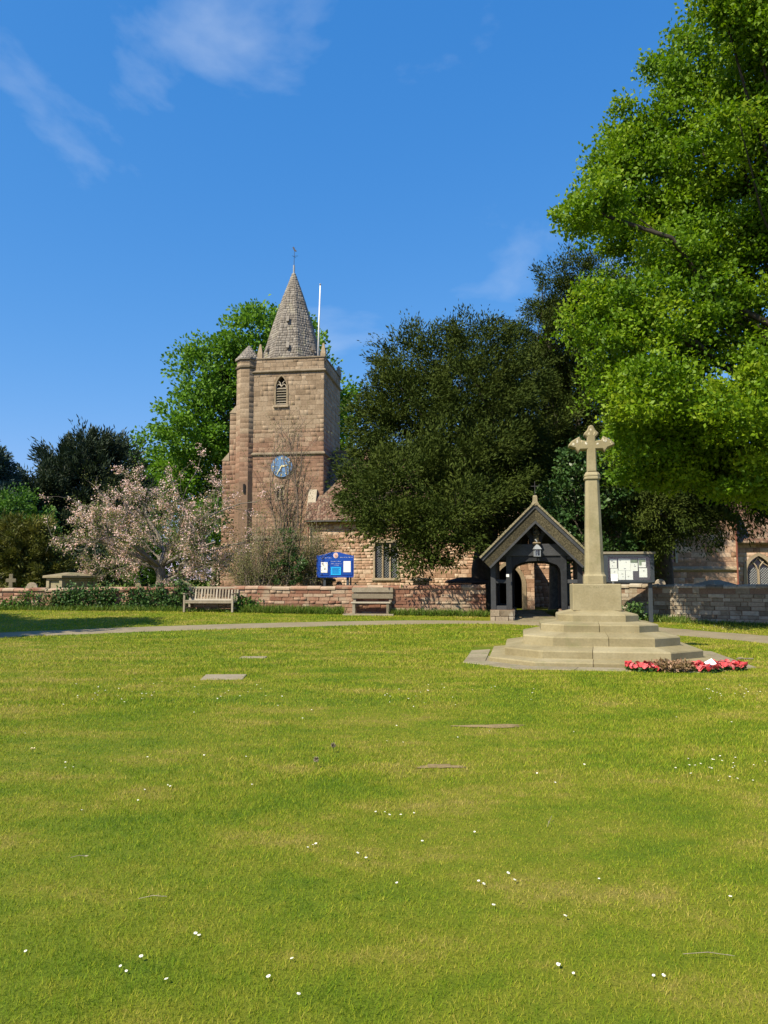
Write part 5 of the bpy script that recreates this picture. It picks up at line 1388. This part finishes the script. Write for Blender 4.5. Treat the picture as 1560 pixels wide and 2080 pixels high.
tree('yew_tree', 'dark yew with drooping boughs over the chapel and wall', 'tree', (P(1345, 1190, 34).x, 34, gz(12, 34)), yc, dict(YC, up=-.35, spike=.95), 'yew', 3.2, .5, group='churchyard yews', twigs=.09)
bl_ = lobes_px([(1150, 1010, 55), (1225, 1010, 60), (1120, 1075, 40), (1240, 1085, 55), (1180, 940, 50), (1200, 1120, 50)], 31.0, jitter=.8)
tree('ivy_clad_tree', 'leafy green ivy-clad tree behind the memorial shaft', 'tree', (P(1205, 1190, 31).x, 31, gz(8, 31)), bl_, dict(per_m2=3.0, puff_r=.36, n_leaf=34, L=.16, W=.11, up=-.2), 'ivy', 2.0, .2)
lm = lobes_px([(430, 770, 85), (520, 690, 70), (590, 680, 60), (400, 870, 85), (325, 925, 60), (480, 850, 100), (600, 740, 80), (680, 800, 50), (690, 870, 42), (450, 970, 100), (375, 990, 75), (560, 950, 90), (470, 730, 60), (640, 900, 70), (300, 1010, 55), (420, 1080, 80)], 64.0, jitter=3)
tree('lime_tree', 'tall bright green tree crowding behind the church tower', 'tree', (P(480, 1190, 64).x, 64, gz(-12, 64)), lm, dict(per_m2=.62, puff_r=.95, n_leaf=48, L=.34, W=.22, up=.1, flat=.65, inner=.15), 'lime', 6.0, .5)
ld = lobes_px([(175, 925, 45), (135, 950, 45), (225, 950, 50), (90, 1000, 50), (180, 1010, 85), (60, 1040, 45), (110, 1080, 75), (235, 1060, 80), (170, 1130, 80), (80, 1150, 60), (270, 1140, 60)], 50.0, jitter=2)
tree('yew_tree', 'dark bluish yew with a ragged top behind the cherry', 'tree', (P(165, 1190, 50).x, 50, gz(-20, 50)), ld, dict(YC, per_m2=1.0, puff_r=.7, L=.34, W=.08, spike=1.1, up=.3), 'darkyew', 3.0, .5, group='churchyard yews')
bf = lobes_px([(-12, 905, 14), (-14, 930, 26), (-16, 965, 40), (-18, 1005, 46), (-20, 1050, 56), (-20, 1100, 66)], 44.0, jitter=.4)
tree('conifer', 'blue-green conifer at the far end of the churchyard', 'tree', (P(-18, 1190, 44).x, 44, gz(-22, 44)), bf, dict(YC, per_m2=1.6, puff_r=.55, L=.3, W=.07, up=-.1, spike=.9), 'bluefir', 4.0, .25)
fy = lobes_px([(-110, 980, 60), (-190, 960, 60), (-150, 1060, 80), (-260, 1040, 80), (-330, 1080, 80), (-90, 1120, 60), (-220, 1130, 70), (-330, 1150, 60), (-150, 1160, 50)], 48.0, jitter=2)
tree('holly_tree', 'dark evergreen tree beyond the blue-green conifer', 'tree', (P(-210, 1190, 48).x, 48, gz(-30, 48)), fy, dict(YC, per_m2=.9, puff_r=.8, n_leaf=90, L=.3, W=.1), 'darkyew', 3.0, .4)
# shrubs of the churchyard
def shrub(name, label, px, Y, lst, mat, args, th=.8, tr=.08, cat='shrub'):
    return tree(name, label, cat, at_px(px, Y), lobes_px(lst, Y, jitter=.5), args, mat, th, tr)
LS = dict(per_m2=2.0, puff_r=.42, n_leaf=40, L=.17, W=.11, up=.1, flat=.7)
shrub('laurel_shrub', 'light green leafy shrub beside the blue-green conifer', 30, 42, [(35, 1035, 45), (75, 1060, 38), (5, 1060, 40), (40, 1090, 50)], 'shrub', LS)
shrub('golden_yew', 'bronze golden yew bush above the cross gravestone', 45, 36, [(40, 1105, 48), (85, 1110, 42), (0, 1110, 50), (50, 1150, 50), (95, 1160, 35), (5, 1160, 40)], 'goldyew', dict(YC, per_m2=2.2, puff_r=.45, L=.2, W=.05, spike=.6))
shrub('green_shrub', 'bright green bush growing under the cherry tree', 375, 38, [(320, 1100, 48), (380, 1130, 45), (415, 1165, 34), (345, 1165, 40), (290, 1160, 38), (405, 1090, 40), (430, 1050, 30)], 'shrub', LS)
shrub('dark_laurel', 'dark low bush filling the gap behind the chest tomb', 200, 39, [(150, 1140, 42), (205, 1150, 45), (250, 1160, 38), (105, 1160, 34)], 'darkyew', dict(LS, L=.2, W=.1))
shrub('conical_shrub', 'dark green conical shrub at the foot of the tower', 583, 31.2, [(583, 1090, 14), (580, 1115, 22), (585, 1145, 30), (575, 1170, 34), (610, 1168, 26), (555, 1172, 24)], 'ivy', dict(per_m2=7, puff_r=.2, n_leaf=34, L=.10, W=.05, up=.2, spike=.5))

# ---- recursive branching for the open trees
def branch_tree(base, trunk_pts, trunk_r, n_main, reach, spread, gens=3, seed=1, up=.25, aim=None):
    rg = np.random.default_rng(seed); mb = MB(); tips = []
    mb.tube(trunk_pts, np.linspace(trunk_r * 1.15, trunk_r * .8, len(trunk_pts)), 9)
    top = np.array(trunk_pts[-1], float)
    def grow(p, d, L, r, g):
        n = 4; pts = [p]; dd = d / np.linalg.norm(d)
        for i in range(n):
            dd = dd + rg.normal(size=3) * .20 + np.array((0, 0, up * .10)); dd /= np.linalg.norm(dd)
            pts.append(pts[-1] + dd * L / n)
        mb.tube(pts, np.linspace(r, r * .5, n + 1), 5 if g > 1 else 4)
        for q in pts[1:]: tips.append((q, dd, g))
        if g <= 0: return
        for k in range(rg.integers(3, 5)):
            i = rg.integers(1, n + 1); nd_ = dd + rg.normal(size=3) * spread + np.array((0, 0, up * .3))
            grow(pts[i], nd_, L * rg.uniform(.5, .72), r * .48, g - 1)
    for k in range(n_main):
        a = 2 * math.pi * (k + rg.uniform(-.3, .3)) / n_main
        d = np.array((math.cos(a), math.sin(a), rg.uniform(*aim))) if aim else np.array((math.cos(a), math.sin(a), .8))
        st = np.array(trunk_pts[rg.integers(len(trunk_pts) - 2, len(trunk_pts))], float)
        grow(st, d, reach * rg.uniform(.42, .6), trunk_r * .42, gens)
    return mb, tips
# cherry
cb = Vector(at_px(325, 34.0))
cher = empty('cherry_tree', cb, 0, 'spreading cherry tree in pale pink blossom behind the wall', 'tree')
tp = [cb + Vector((0, 0, -.2)), cb + Vector((-.05, 0, .6)), cb + Vector((.05, 0, 1.3)), cb + Vector((.0, 0, 1.9))]
mb, tips = branch_tree(cb, tp, .24, 10, 6.3, .55, gens=4, seed=5, up=.22, aim=(.15, 1.15))
mb.build('trunk', M['palebark'], cher, world=True)
tp_ = np.array([t[0] for t in tips if t[2] <= 2]); 
cz = cb.z
sel = tp_[(rng.random(len(tp_)) < .16)]
nb_ = 26
cl = np.repeat(sel, nb_, axis=0) + rng.normal(size=(len(sel) * nb_, 3)) * .075
keep = rng.random(len(cl)) < np.repeat(np.clip(rng.normal(.55, .5, len(sel)), 0, 1), nb_)
cl = cl[keep]
leaf_object('blossom', M['blossom'], cher, cl, unit_dirs(len(cl)), rng.uniform(.05, .085, len(cl)), .06, rng.random(len(cl)))
sel2 = tp_[(rng.random(len(tp_)) < .45)]
cl2 = np.repeat(sel2, 5, axis=0) + rng.normal(size=(len(sel2) * 5, 3)) * .12
leaf_object('foliage', M['bronze'], cher, cl2, unit_dirs(len(cl2)), .085, .035, rng.random(len(cl2)))
# slender bare tree before the tower
pbse = Vector(at_px(585, 33.0))
pop = empty('bare_tree', pbse, 0, 'slender nearly leafless multi-stemmed tree in front of the clock', 'tree')
mb = MB(); rg = np.random.default_rng(3); tw = []
for px0, px1, py1, r in ((572, 556, 905, .05), (578, 572, 880, .055), (586, 585, 870, .06), (590, 612, 905, .055), (596, 606, 880, .065), (592, 598, 930, .05), (566, 548, 950, .045), (600, 622, 960, .04)):
    a = P(px0, 1188, 33.0 + rg.uniform(-.4, .4)); b = P(px1, py1, 33.0 + rg.uniform(-1, 1))
    pts = bend(a, b, 0, 7, .05); mb.tube(pts, np.linspace(r, .012, 8), 5)
    for k in range(26):
        i = rg.integers(1, 7); f = rg.random(); q = pts[i] * (1 - f) + pts[i + 1] * f
        d = np.array((rg.normal() * .4, rg.normal() * .4, rg.uniform(.7, 1.3))); L = rg.uniform(.5, 1.5)
        tp2 = [q, q + d * L * .4 + rg.normal(size=3) * .05, q + d * L]; mb.tube(tp2, [.013, .009, .005], 3); tw += tp2[1:]
        for m_ in range(3):
            e = tp2[1] + (tp2[2] - tp2[1]) * rg.random(); f2 = e + (d * .4 + rg.normal(size=3) * .35) * L * .5; mb.tube([e, f2], [.007, .004], 3); tw.append(f2)
mb.build('trunk', M['twig'], pop, world=True)
tw = np.array(tw); cl = np.repeat(tw, 3, axis=0) + rng.normal(size=(len(tw) * 3, 3)) * .12
leaf_object('crown', M['olive'], pop, cl, unit_dirs(len(cl)), .07, .03, rng.random(len(cl)))
# budding shrubs of fine twigs by the wall
def twiggy(label, px, Y, spots, seed, dens=1.0):
    b_ = Vector(at_px(px, Y)); t = empty('twiggy_shrub', b_, 0, label, 'shrub', 'budding shrubs before the tower'); mb = MB(); rg = np.random.default_rng(seed); pts_ = []
    for sx2, sy2, sr in spots:
        for k in range(int(26 * dens)):
            e = np.array(P(sx2 + rg.normal() * sr * .5, sy2 + rg.normal() * sr * .5, Y + rg.normal() * .4))
            s = np.array((b_.x + (e[0] - b_.x) * rg.uniform(.2, .7), Y + rg.normal() * .3, b_.z + rg.uniform(.2, .9)))
            pp = bend(s, e, .08, 4, .12); mb.tube(pp, np.linspace(.016, .005, 5), 3); pts_ += pp[1:]
            for m_ in range(4):
                i = rg.integers(1, 4); f2 = pp[i] + rg.normal(size=3) * .28 + (0, 0, .1); mb.tube([pp[i], f2], [.008, .004], 3); pts_ += [f2, (pp[i] + f2) / 2]
    mb.build('stems', M['twig'], t, world=True)
    q = np.array(pts_); cl = np.repeat(q, 9, axis=0) + rng.normal(size=(len(q) * 9, 3)) * .10
    leaf_object('foliage', M['olive'], t, cl, unit_dirs(len(cl)), rng.uniform(.04, .07, len(cl)), .03, rng.random(len(cl)))
twiggy('sprawling olive-budded shrub against the tower foot', 520, 31.0, [(500, 1120, 40), (540, 1090, 40), (480, 1150, 30), (520, 1160, 36), (555, 1130, 36), (600, 1070, 40), (540, 1060, 34)], 4, .75)
twiggy('thin olive-budded shrub reaching behind the blue sign', 635, 31.6, [(630, 1110, 30), (625, 1150, 30), (660, 1110, 22), (640, 1080, 26), (610, 1120, 30)], 9, .8)

# tree beyond the frame that shades the near end of the green
sh_l = [(np.array((-17.0 + dx, 17.5 + dy, 7.2 + dz)), np.array((r, r, r * .8))) for dx, dy, dz, r in ((0, 0, 0, 2.6), (-3, 1.5, .5, 2.6), (2.2, 2.6, -.8, 1.7), (-1.5, -2, 1.5, 2.3), (-2.5, 3.5, -.5, 2.2), (1, .5, 2.4, 1.8))]
tree('chestnut_tree', 'broad leafy tree standing on the green beyond the path end', 'tree', (-18.0, 17.8, gz(-18, 17.8)), sh_l, dict(per_m2=1.6, puff_r=.7, n_leaf=60, L=.3, W=.18, up=.1), 'lime', 4.6, .35)

# ================================================================== IVY AND VERGE PLANTS
wu = (Vector(WL_B) - Vector(WL_A)).normalized(); wn_ = Vector((wu.y, -wu.x))
def wall_pt(px, off):
    A = Vector(WL_A); d = ray(px, 1215); tgt = d.x / d.y
    s = (tgt * A.y - A.x) / (wu.x - tgt * wu.y); q = A + wu * s + wn_ * off
    return q
def ivy(label, px0, px1, py0, py1, n, mat='ivy', name='ivy', size=.10):
    c = wall_pt((px0 + px1) / 2, .12); b_ = Vector((c.x, c.y, gz(c.x, c.y)))
    t = empty(name, b_, 0, label, 'ivy' if name == 'ivy' else 'plant', 'plants along the brick wall')
    C = []
    nbl = max(4, int((px1 - px0) * (py1 - py0) / 130))
    for k in range(nbl):
        px = random.uniform(px0, px1); py = random.uniform(py0 + 4, py1); q = wall_pt(px, .16); z = P(px, py, q.y).z
        C.append(np.array((q.x, q.y, z)) + rng.normal(size=(n // nbl + 1, 3)) * (.16, .07, .14))
    C = np.vstack(C); C = C[C[:, 2] > b_.z + .01]
    D = np.tile(np.array((0, -.6, -.5)), (len(C), 1)) + rng.normal(size=(len(C), 3)) * .6
    leaf_object('leaves', M[mat], t, C, D, size * rng.uniform(.7, 1.2, len(C)), size * .85, rng.random(len(C)))
    mb = MB()
    for k in range(6):
        px = random.uniform(px0, px1); q = wall_pt(px, .06); mb.tube([(q.x, q.y, b_.z), (q.x + .1, q.y, b_.z + .4), (q.x + random.uniform(-.2, .2), q.y, P(px, py0 + 6, q.y).z)], [.02, .015, .008], 4)
    mb.build('stems', M['bark'], t, world=True)
ivy('largest ivy clump on the brick wall below the chest tomb', 132, 232, 1190, 1236, 1500)
ivy('ivy clump spreading on the wall below the cherry trunk', 262, 335, 1192, 1236, 900)
ivy('tall ivy clump beside the arm of the garden bench', 352, 380, 1180, 1236, 500)
ivy('pale thin ivy strand on the wall below the round headstone', 48, 62, 1196, 1215, 70, 'shrub', size=.08)
ivy('second thin ivy strand hanging next to the chest tomb', 74, 90, 1197, 1225, 110, 'shrub', size=.08)
ivy('dark ivy sheet trailing over the coping by the stepped tomb', 318, 356, 1190, 1236, 420)
ivy('ivy tangle on the wall between the strands and the large clump', 112, 140, 1206, 1237, 300)
ivy('sparse yellowing creeper on the brick wall', 95, 118, 1198, 1232, 130, 'olive', size=.07)
ivy('low green weeds at the wall foot under the golden yew', 0, 60, 1220, 1238, 420, 'shrub', 'weeds', .09)
ivy('bushy green weeds between garden bench and long grass', 488, 520, 1212, 1240, 420, 'shrub', 'weeds', .09)
ivy('trailing weeds at the wall foot between the two ivy clumps', 232, 265, 1224, 1238, 200, 'shrub', 'weeds', .08)
def tufts(label, px0, px1, n, h, pyb=None, mat='verge'):
    c = wall_pt((px0 + px1) / 2, .35); t = empty('grass_tuft', (c.x, c.y, gz(c.x, c.y)), 0, label, 'long grass', 'long grass along the brick wall')
    C = []
    for k in range(n):
        q = wall_pt(random.uniform(px0, px1), random.uniform(.12, .55)); C.append((q.x, q.y, gz(q.x, q.y) - .01))
    C = np.array(C); D = np.stack([rng.normal(size=n)*.45, rng.normal(size=n)*.4 - .15, np.ones(n)], 1)
    o = leaf_object('blades', M[mat], t, C, D, h * rng.uniform(.4, 1.15, n), .022, rng.random(n))
tufts('long bleached grass fringe between bench and blue sign', 500, 702, 2600, .34)
tufts('long green grass fringe below the plank bench back and gate', 795, 990, 2200, .28)
tufts('rank grass fringe along the ivy covered wall', -60, 378, 2600, .26)
tufts('tired grass under the garden bench', 378, 500, 700, .18)
# leafy plant by the notice board and weeds at the stone wall
def rpt(px, off):
    A, B = Vector(WR_A), Vector(WR_B); u2 = (B - A).normalized(); n2 = Vector((u2.y, -u2.x)); d = ray(px, 1230); tg = d.x / d.y
    s = (tg * A.y - A.x) / (u2.x - tg * u2.y); return A + u2 * s + n2 * off
q = rpt(1300, .9); b_ = Vector((q.x, q.y, gz(q.x, q.y)))
t = empty('elder_sapling', b_, 0, 'leafy sapling growing under the notice board', 'plant'); n = 420
C = np.array(b_) + np.stack([rng.normal(size=n)*.16, rng.normal(size=n)*.12, rng.uniform(.05, .62, n)], 1); C[:, :2] += (C[:, 2:3] - b_.z - .3) * .2
leaf_object('leaves', M['ivy'], t, C, unit_dirs(n) * .7 + (0, -.4, -.1), .11, .07, rng.random(n) * .6 + .4)
MB().tube([b_, b_ + Vector((.03, 0, .3)), b_ + Vector((.1, 0, .6))], [.02, .015, .008], 5).build('stems', M['bark'], t, world=True)
def rtufts(label, px0, px1, n, h):
    c = rpt((px0 + px1)/2, .3); t = empty('grass_tuft', (c.x, c.y, gz(c.x, c.y)), 0, label, 'long grass', 'long grass along the stone wall'); C = []
    for k in range(n):
        q = rpt(random.uniform(px0, px1), abs(random.gauss(0, .35)) + .08); C.append((q.x, q.y, gz(q.x, q.y) - .01))
    D = np.stack([rng.normal(size=n)*.5, rng.normal(size=n)*.4 - .15, np.ones(n)], 1)
    leaf_object('blades', M['verge'], t, np.array(C), D, h * rng.uniform(.4, 1.2, n), .02, rng.random(n))
rtufts('straggly grass at the wall foot beside the notice board', 1215, 1400, 1800, .26); rtufts('shaded grass fringe along the stone wall', 1400, 1600, 1000, .16)

# ================================================================== LAWN BLADES, DAISIES
def lawn_points(y0, y1, dens, spread=1.3, xmin=None, xmax=None):
    hwid = lambda y: y * .5 * spread + 1.5
    A = (hwid(y0) + hwid(y1)) * (y1 - y0); n = int(A * dens)
    Y = rng.uniform(y0, y1, int(n * 1.25)); X = rng.uniform(-1, 1, len(Y)) * hwid(y1); k = np.abs(X) < hwid(Y); return X[k], Y[k]
LB_V, LB_T = [], []
for y0, y1, dens, hh, wd in ((1.75, 3.6, 12000, .020, .0034), (3.6, 6, 6500, .022, .0047), (6, 9.5, 3200, .026, .007), (9.5, 14, 1400, .034, .011), (14, 20, 650, .038, .016), (20, 29.6, 300, .042, .025)):
    X, Y = lawn_points(y0, y1, dens)
    k = np.ones(len(X), bool)
    if y1 > 12: k &= path_dist(X, Y) > -.04
    c10, s10 = math.cos(R(10)), math.sin(R(10)); lx = (X - MX) * c10 - (Y - MY) * s10; ly = (X - MX) * s10 + (Y - MY) * c10
    k &= ~((np.maximum(np.abs(lx), np.abs(ly)) < 2.60) & (np.abs(lx) + np.abs(ly) < 2.62 * 2 - 1.02))
    k &= ~((np.abs(X - GX0) < 1.75) & (Y > GYF - .3))
    for ex, ey, rx, ry in EARTH: k &= ~(((X - ex) / rx) ** 2 + ((Y - ey) / ry) ** 2 < rng.uniform(.5, 1.3, len(X)))
    for so_, a, b in ((s1, .295, .20), (s2, .20, .08)): k &= ~((np.abs(X - so_.location.x) < a) & (np.abs(Y - so_.location.y) < b))
    k &= ~((np.abs(X - sl.location.x + .08) < .9) & (np.abs(Y - sl.location.y) < .42))
    wy = WL_A[1] + (X - WL_A[0]) / (WL_B[0] - WL_A[0]) * (WL_B[1] - WL_A[1]); wy2 = WR_A[1] + (X - WR_A[0]) / (WR_B[0] - WR_A[0]) * (WR_B[1] - WR_A[1])
    k &= np.where(X < GX0, Y < wy - .05, Y < wy2 - .05)
    X, Y = X[k], Y[k]; n = len(X)
    # lusher, longer patches where the mower missed
    lush = .5 + .5 * np.sin(X * 1.1 + 2 * np.sin(Y * .6)) * np.sin(Y * .9 + 1.5 * np.sin(X * .5))
    H = hh * rng.uniform(.5, 1.25, n) * (.75 + .6 * lush)
    a = rng.uniform(0, 2 * math.pi, n); ln = rng.uniform(.2, 1.0, n) * H
    B0 = np.stack([X, Y, ground_z(X, Y) - .004], 1)
    s_ = np.stack([np.cos(a), np.sin(a), np.zeros(n)], 1) * wd * .5 * rng.uniform(.6, 1.3, (n, 1))
    a2 = rng.uniform(0, 2 * math.pi, n); tip = B0 + np.stack([np.cos(a2) * ln, np.sin(a2) * ln, H], 1)
    LB_V.append(np.stack([B0 - s_, B0 + s_, tip], 1).reshape(-1, 3)); LB_T.append(rng.random(n))
LV = np.vstack(LB_V); LT = np.concatenate(LB_T)
grass = link_mesh('grass', fast_mesh('grass', LV, np.arange(len(LV)).reshape(-1, 3), LT), M['blade'])
tag(grass, 'short mown grass blades covering the village green', 'grass', kind='stuff')

# daisies: one shared flower, each its own object
def daisy_mesh(closed=False):
    mb = MB(); n = 11
    for i in range(n):
        a = 2*math.pi*i/n; c, s = math.cos(a), math.sin(a); r0, r1, w = .003, .0115, .0026; z1 = .030 + (.006 if closed else -.0005)
        mb.add([(c*r0, s*r0, .030), (c*(r0+r1)/2 - s*w, s*(r0+r1)/2 + c*w, .031), (c*r1, s*r1, z1), (c*(r0+r1)/2 + s*w, s*(r0+r1)/2 - c*w, .031)], [(0, 3, 2, 1)])
    return mb
pm = daisy_mesh().mesh('petals'); pm.materials.append(M['white'])
cm = MB().lathe([(0, .029), (.0045, .030), (.004, .0335), (0, .0345)], (0, 0, 0), 8).mesh('flower_eye'); cm.materials.append(M['gold'])
sm_ = MB().tube([(0, 0, -.005), (.002, 0, .015), (0, 0, .030)], .001, 4).mesh('stalk'); sm_.materials.append(M['verge'])
daisy_px = [(54, 1939), (288, 1953), (247, 1972), (257, 1979), (397, 1905), (405, 1910), (340, 2003), (595, 1959), (549, 1995), (605, 2034), (808, 1799), (973, 1797), (980, 1803), (1030, 1781), (1043, 1797), (1002, 1851), (1146, 1874), (1131, 1971), (1138, 1972), (1166, 1986), (1329, 1991), (1345, 1991), (1484, 1831),
            (764, 1655), (782, 1654), (790, 1662), (815, 1661), (840, 1656), (965, 1695), (858, 1716), (293, 1609), (340, 1599), (348, 1602), (281, 1630), (166, 1651), (625, 1727), (635, 1724), (643, 1720), (725, 1740), (744, 1752), (1217, 1790)]
rd = random.Random(21)
for k in range(22): daisy_px.append((rd.gauss(1440, 55), rd.gauss(1560, 18)))
for k in range(18): daisy_px.append((rd.gauss(1500, 45), rd.gauss(1408, 8)))
for k in range(16): daisy_px.append((rd.gauss(190, 60), rd.gauss(1412, 14)))
for k in range(24): daisy_px.append((rd.gauss(400, 130), rd.gauss(1415, 14)))
for k in range(26): daisy_px.append((rd.uniform(40, 1520), rd.uniform(1400, 1600)))
for k in range(24): daisy_px.append((rd.uniform(1390, 1550), rd.uniform(1262, 1282)))
for k in range(20): daisy_px.append((rd.uniform(780, 1100), rd.uniform(1385, 1440)))
for px, py in daisy_px:
    if py < 1240: continue
    g = G(px, py); far = min(2.2, max(1.0, g.y / 7.0))
    d_ = empty('daisy', (g.x, g.y, gz(g.x, g.y)), rd.uniform(0, 6), 'small white daisy flowering in the mown lawn', 'daisy', 'daisies scattered in the lawn')
    d_.rotation_euler = (R(rd.uniform(-5, 28)), R(rd.uniform(-16, 16)), rd.uniform(-.5, .5)); sc_ = rd.uniform(.6, 1.0) * (.85 if far < 1.3 else 1.0); d_.scale = (sc_,) * 3
    for nm, me in (('petals', pm), ('flower_eye', cm), ('stalk', sm_)):
        o = bpy.data.objects.new(nm, me); COL.objects.link(o); o.parent = d_
# a dandelion and two seed heads
g = G(66, 1533); dn = empty('dandelion', (g.x, g.y, gz(g.x, g.y)), 0, 'single yellow dandelion flower in the lawn', 'dandelion')
n = 60; a = rng.random(n)*6.3; D = np.stack([np.cos(a), np.sin(a), rng.uniform(.1, 1, n)], 1)
leaf_object('flower', M['gold'], dn, np.tile((0, 0, .045), (n, 1)), D, .024, .006, rng.random(n), world=False, stuff=False); MB().tube([(0, 0, 0), (0, 0, .045)], .002, 5).build('stalk', M['verge'], dn)
for px, py, lb in ((677, 1530, 'larger of two round dandelion seed heads in a lush patch'), (642, 1560, 'smaller squashed dandelion seed head beside the larger one')):
    g = G(px, py); dn = empty('seed_head', (g.x, g.y, gz(g.x, g.y)), 0, lb, 'dandelion', 'dandelion seed heads')
    leaf_object('seeds', M['concrete'], dn, np.tile((0, 0, .07), (150, 1)), unit_dirs(150), .028, .004, rng.random(150), world=False, stuff=False); MB().tube([(0, 0, 0), (0, 0, .07)], .002, 5).build('stalk', M['verge'], dn)

# a few dry stalks left by the mower
for px, py, ln, az, lb in ((1117, 1682, .10, 62, 'upright bleached grass stalk sticking out of the lawn'), (310, 1836, .13, 8, 'dry straw lying flat on the lawn near daisies'), (1440, 1953, .20, -6, 'long dry runner lying across the lawn'), (160, 1752, .09, 5, 'short pale straw on a worn lawn patch')):
    g = G(px, py); o = empty('dry_stalk', (g.x, g.y, gz(g.x, g.y)), R(az), lb, 'straw')
    MB().tube([(-ln/2, 0, .022), (0, .008, .03), (ln/2, 0, .024 if az < 20 else .06)], [.0013, .0016, .0009], 5).build('stem', M['teak'], o)
    leaf_object('blade', M['teak'], o, np.array([(0, 0, .028), (ln/4, 0, .028)]), np.array([(.8, .5, .1), (.9, -.4, .2)]), .04, .005, np.array([.8, .9]), world=False, stuff=False)
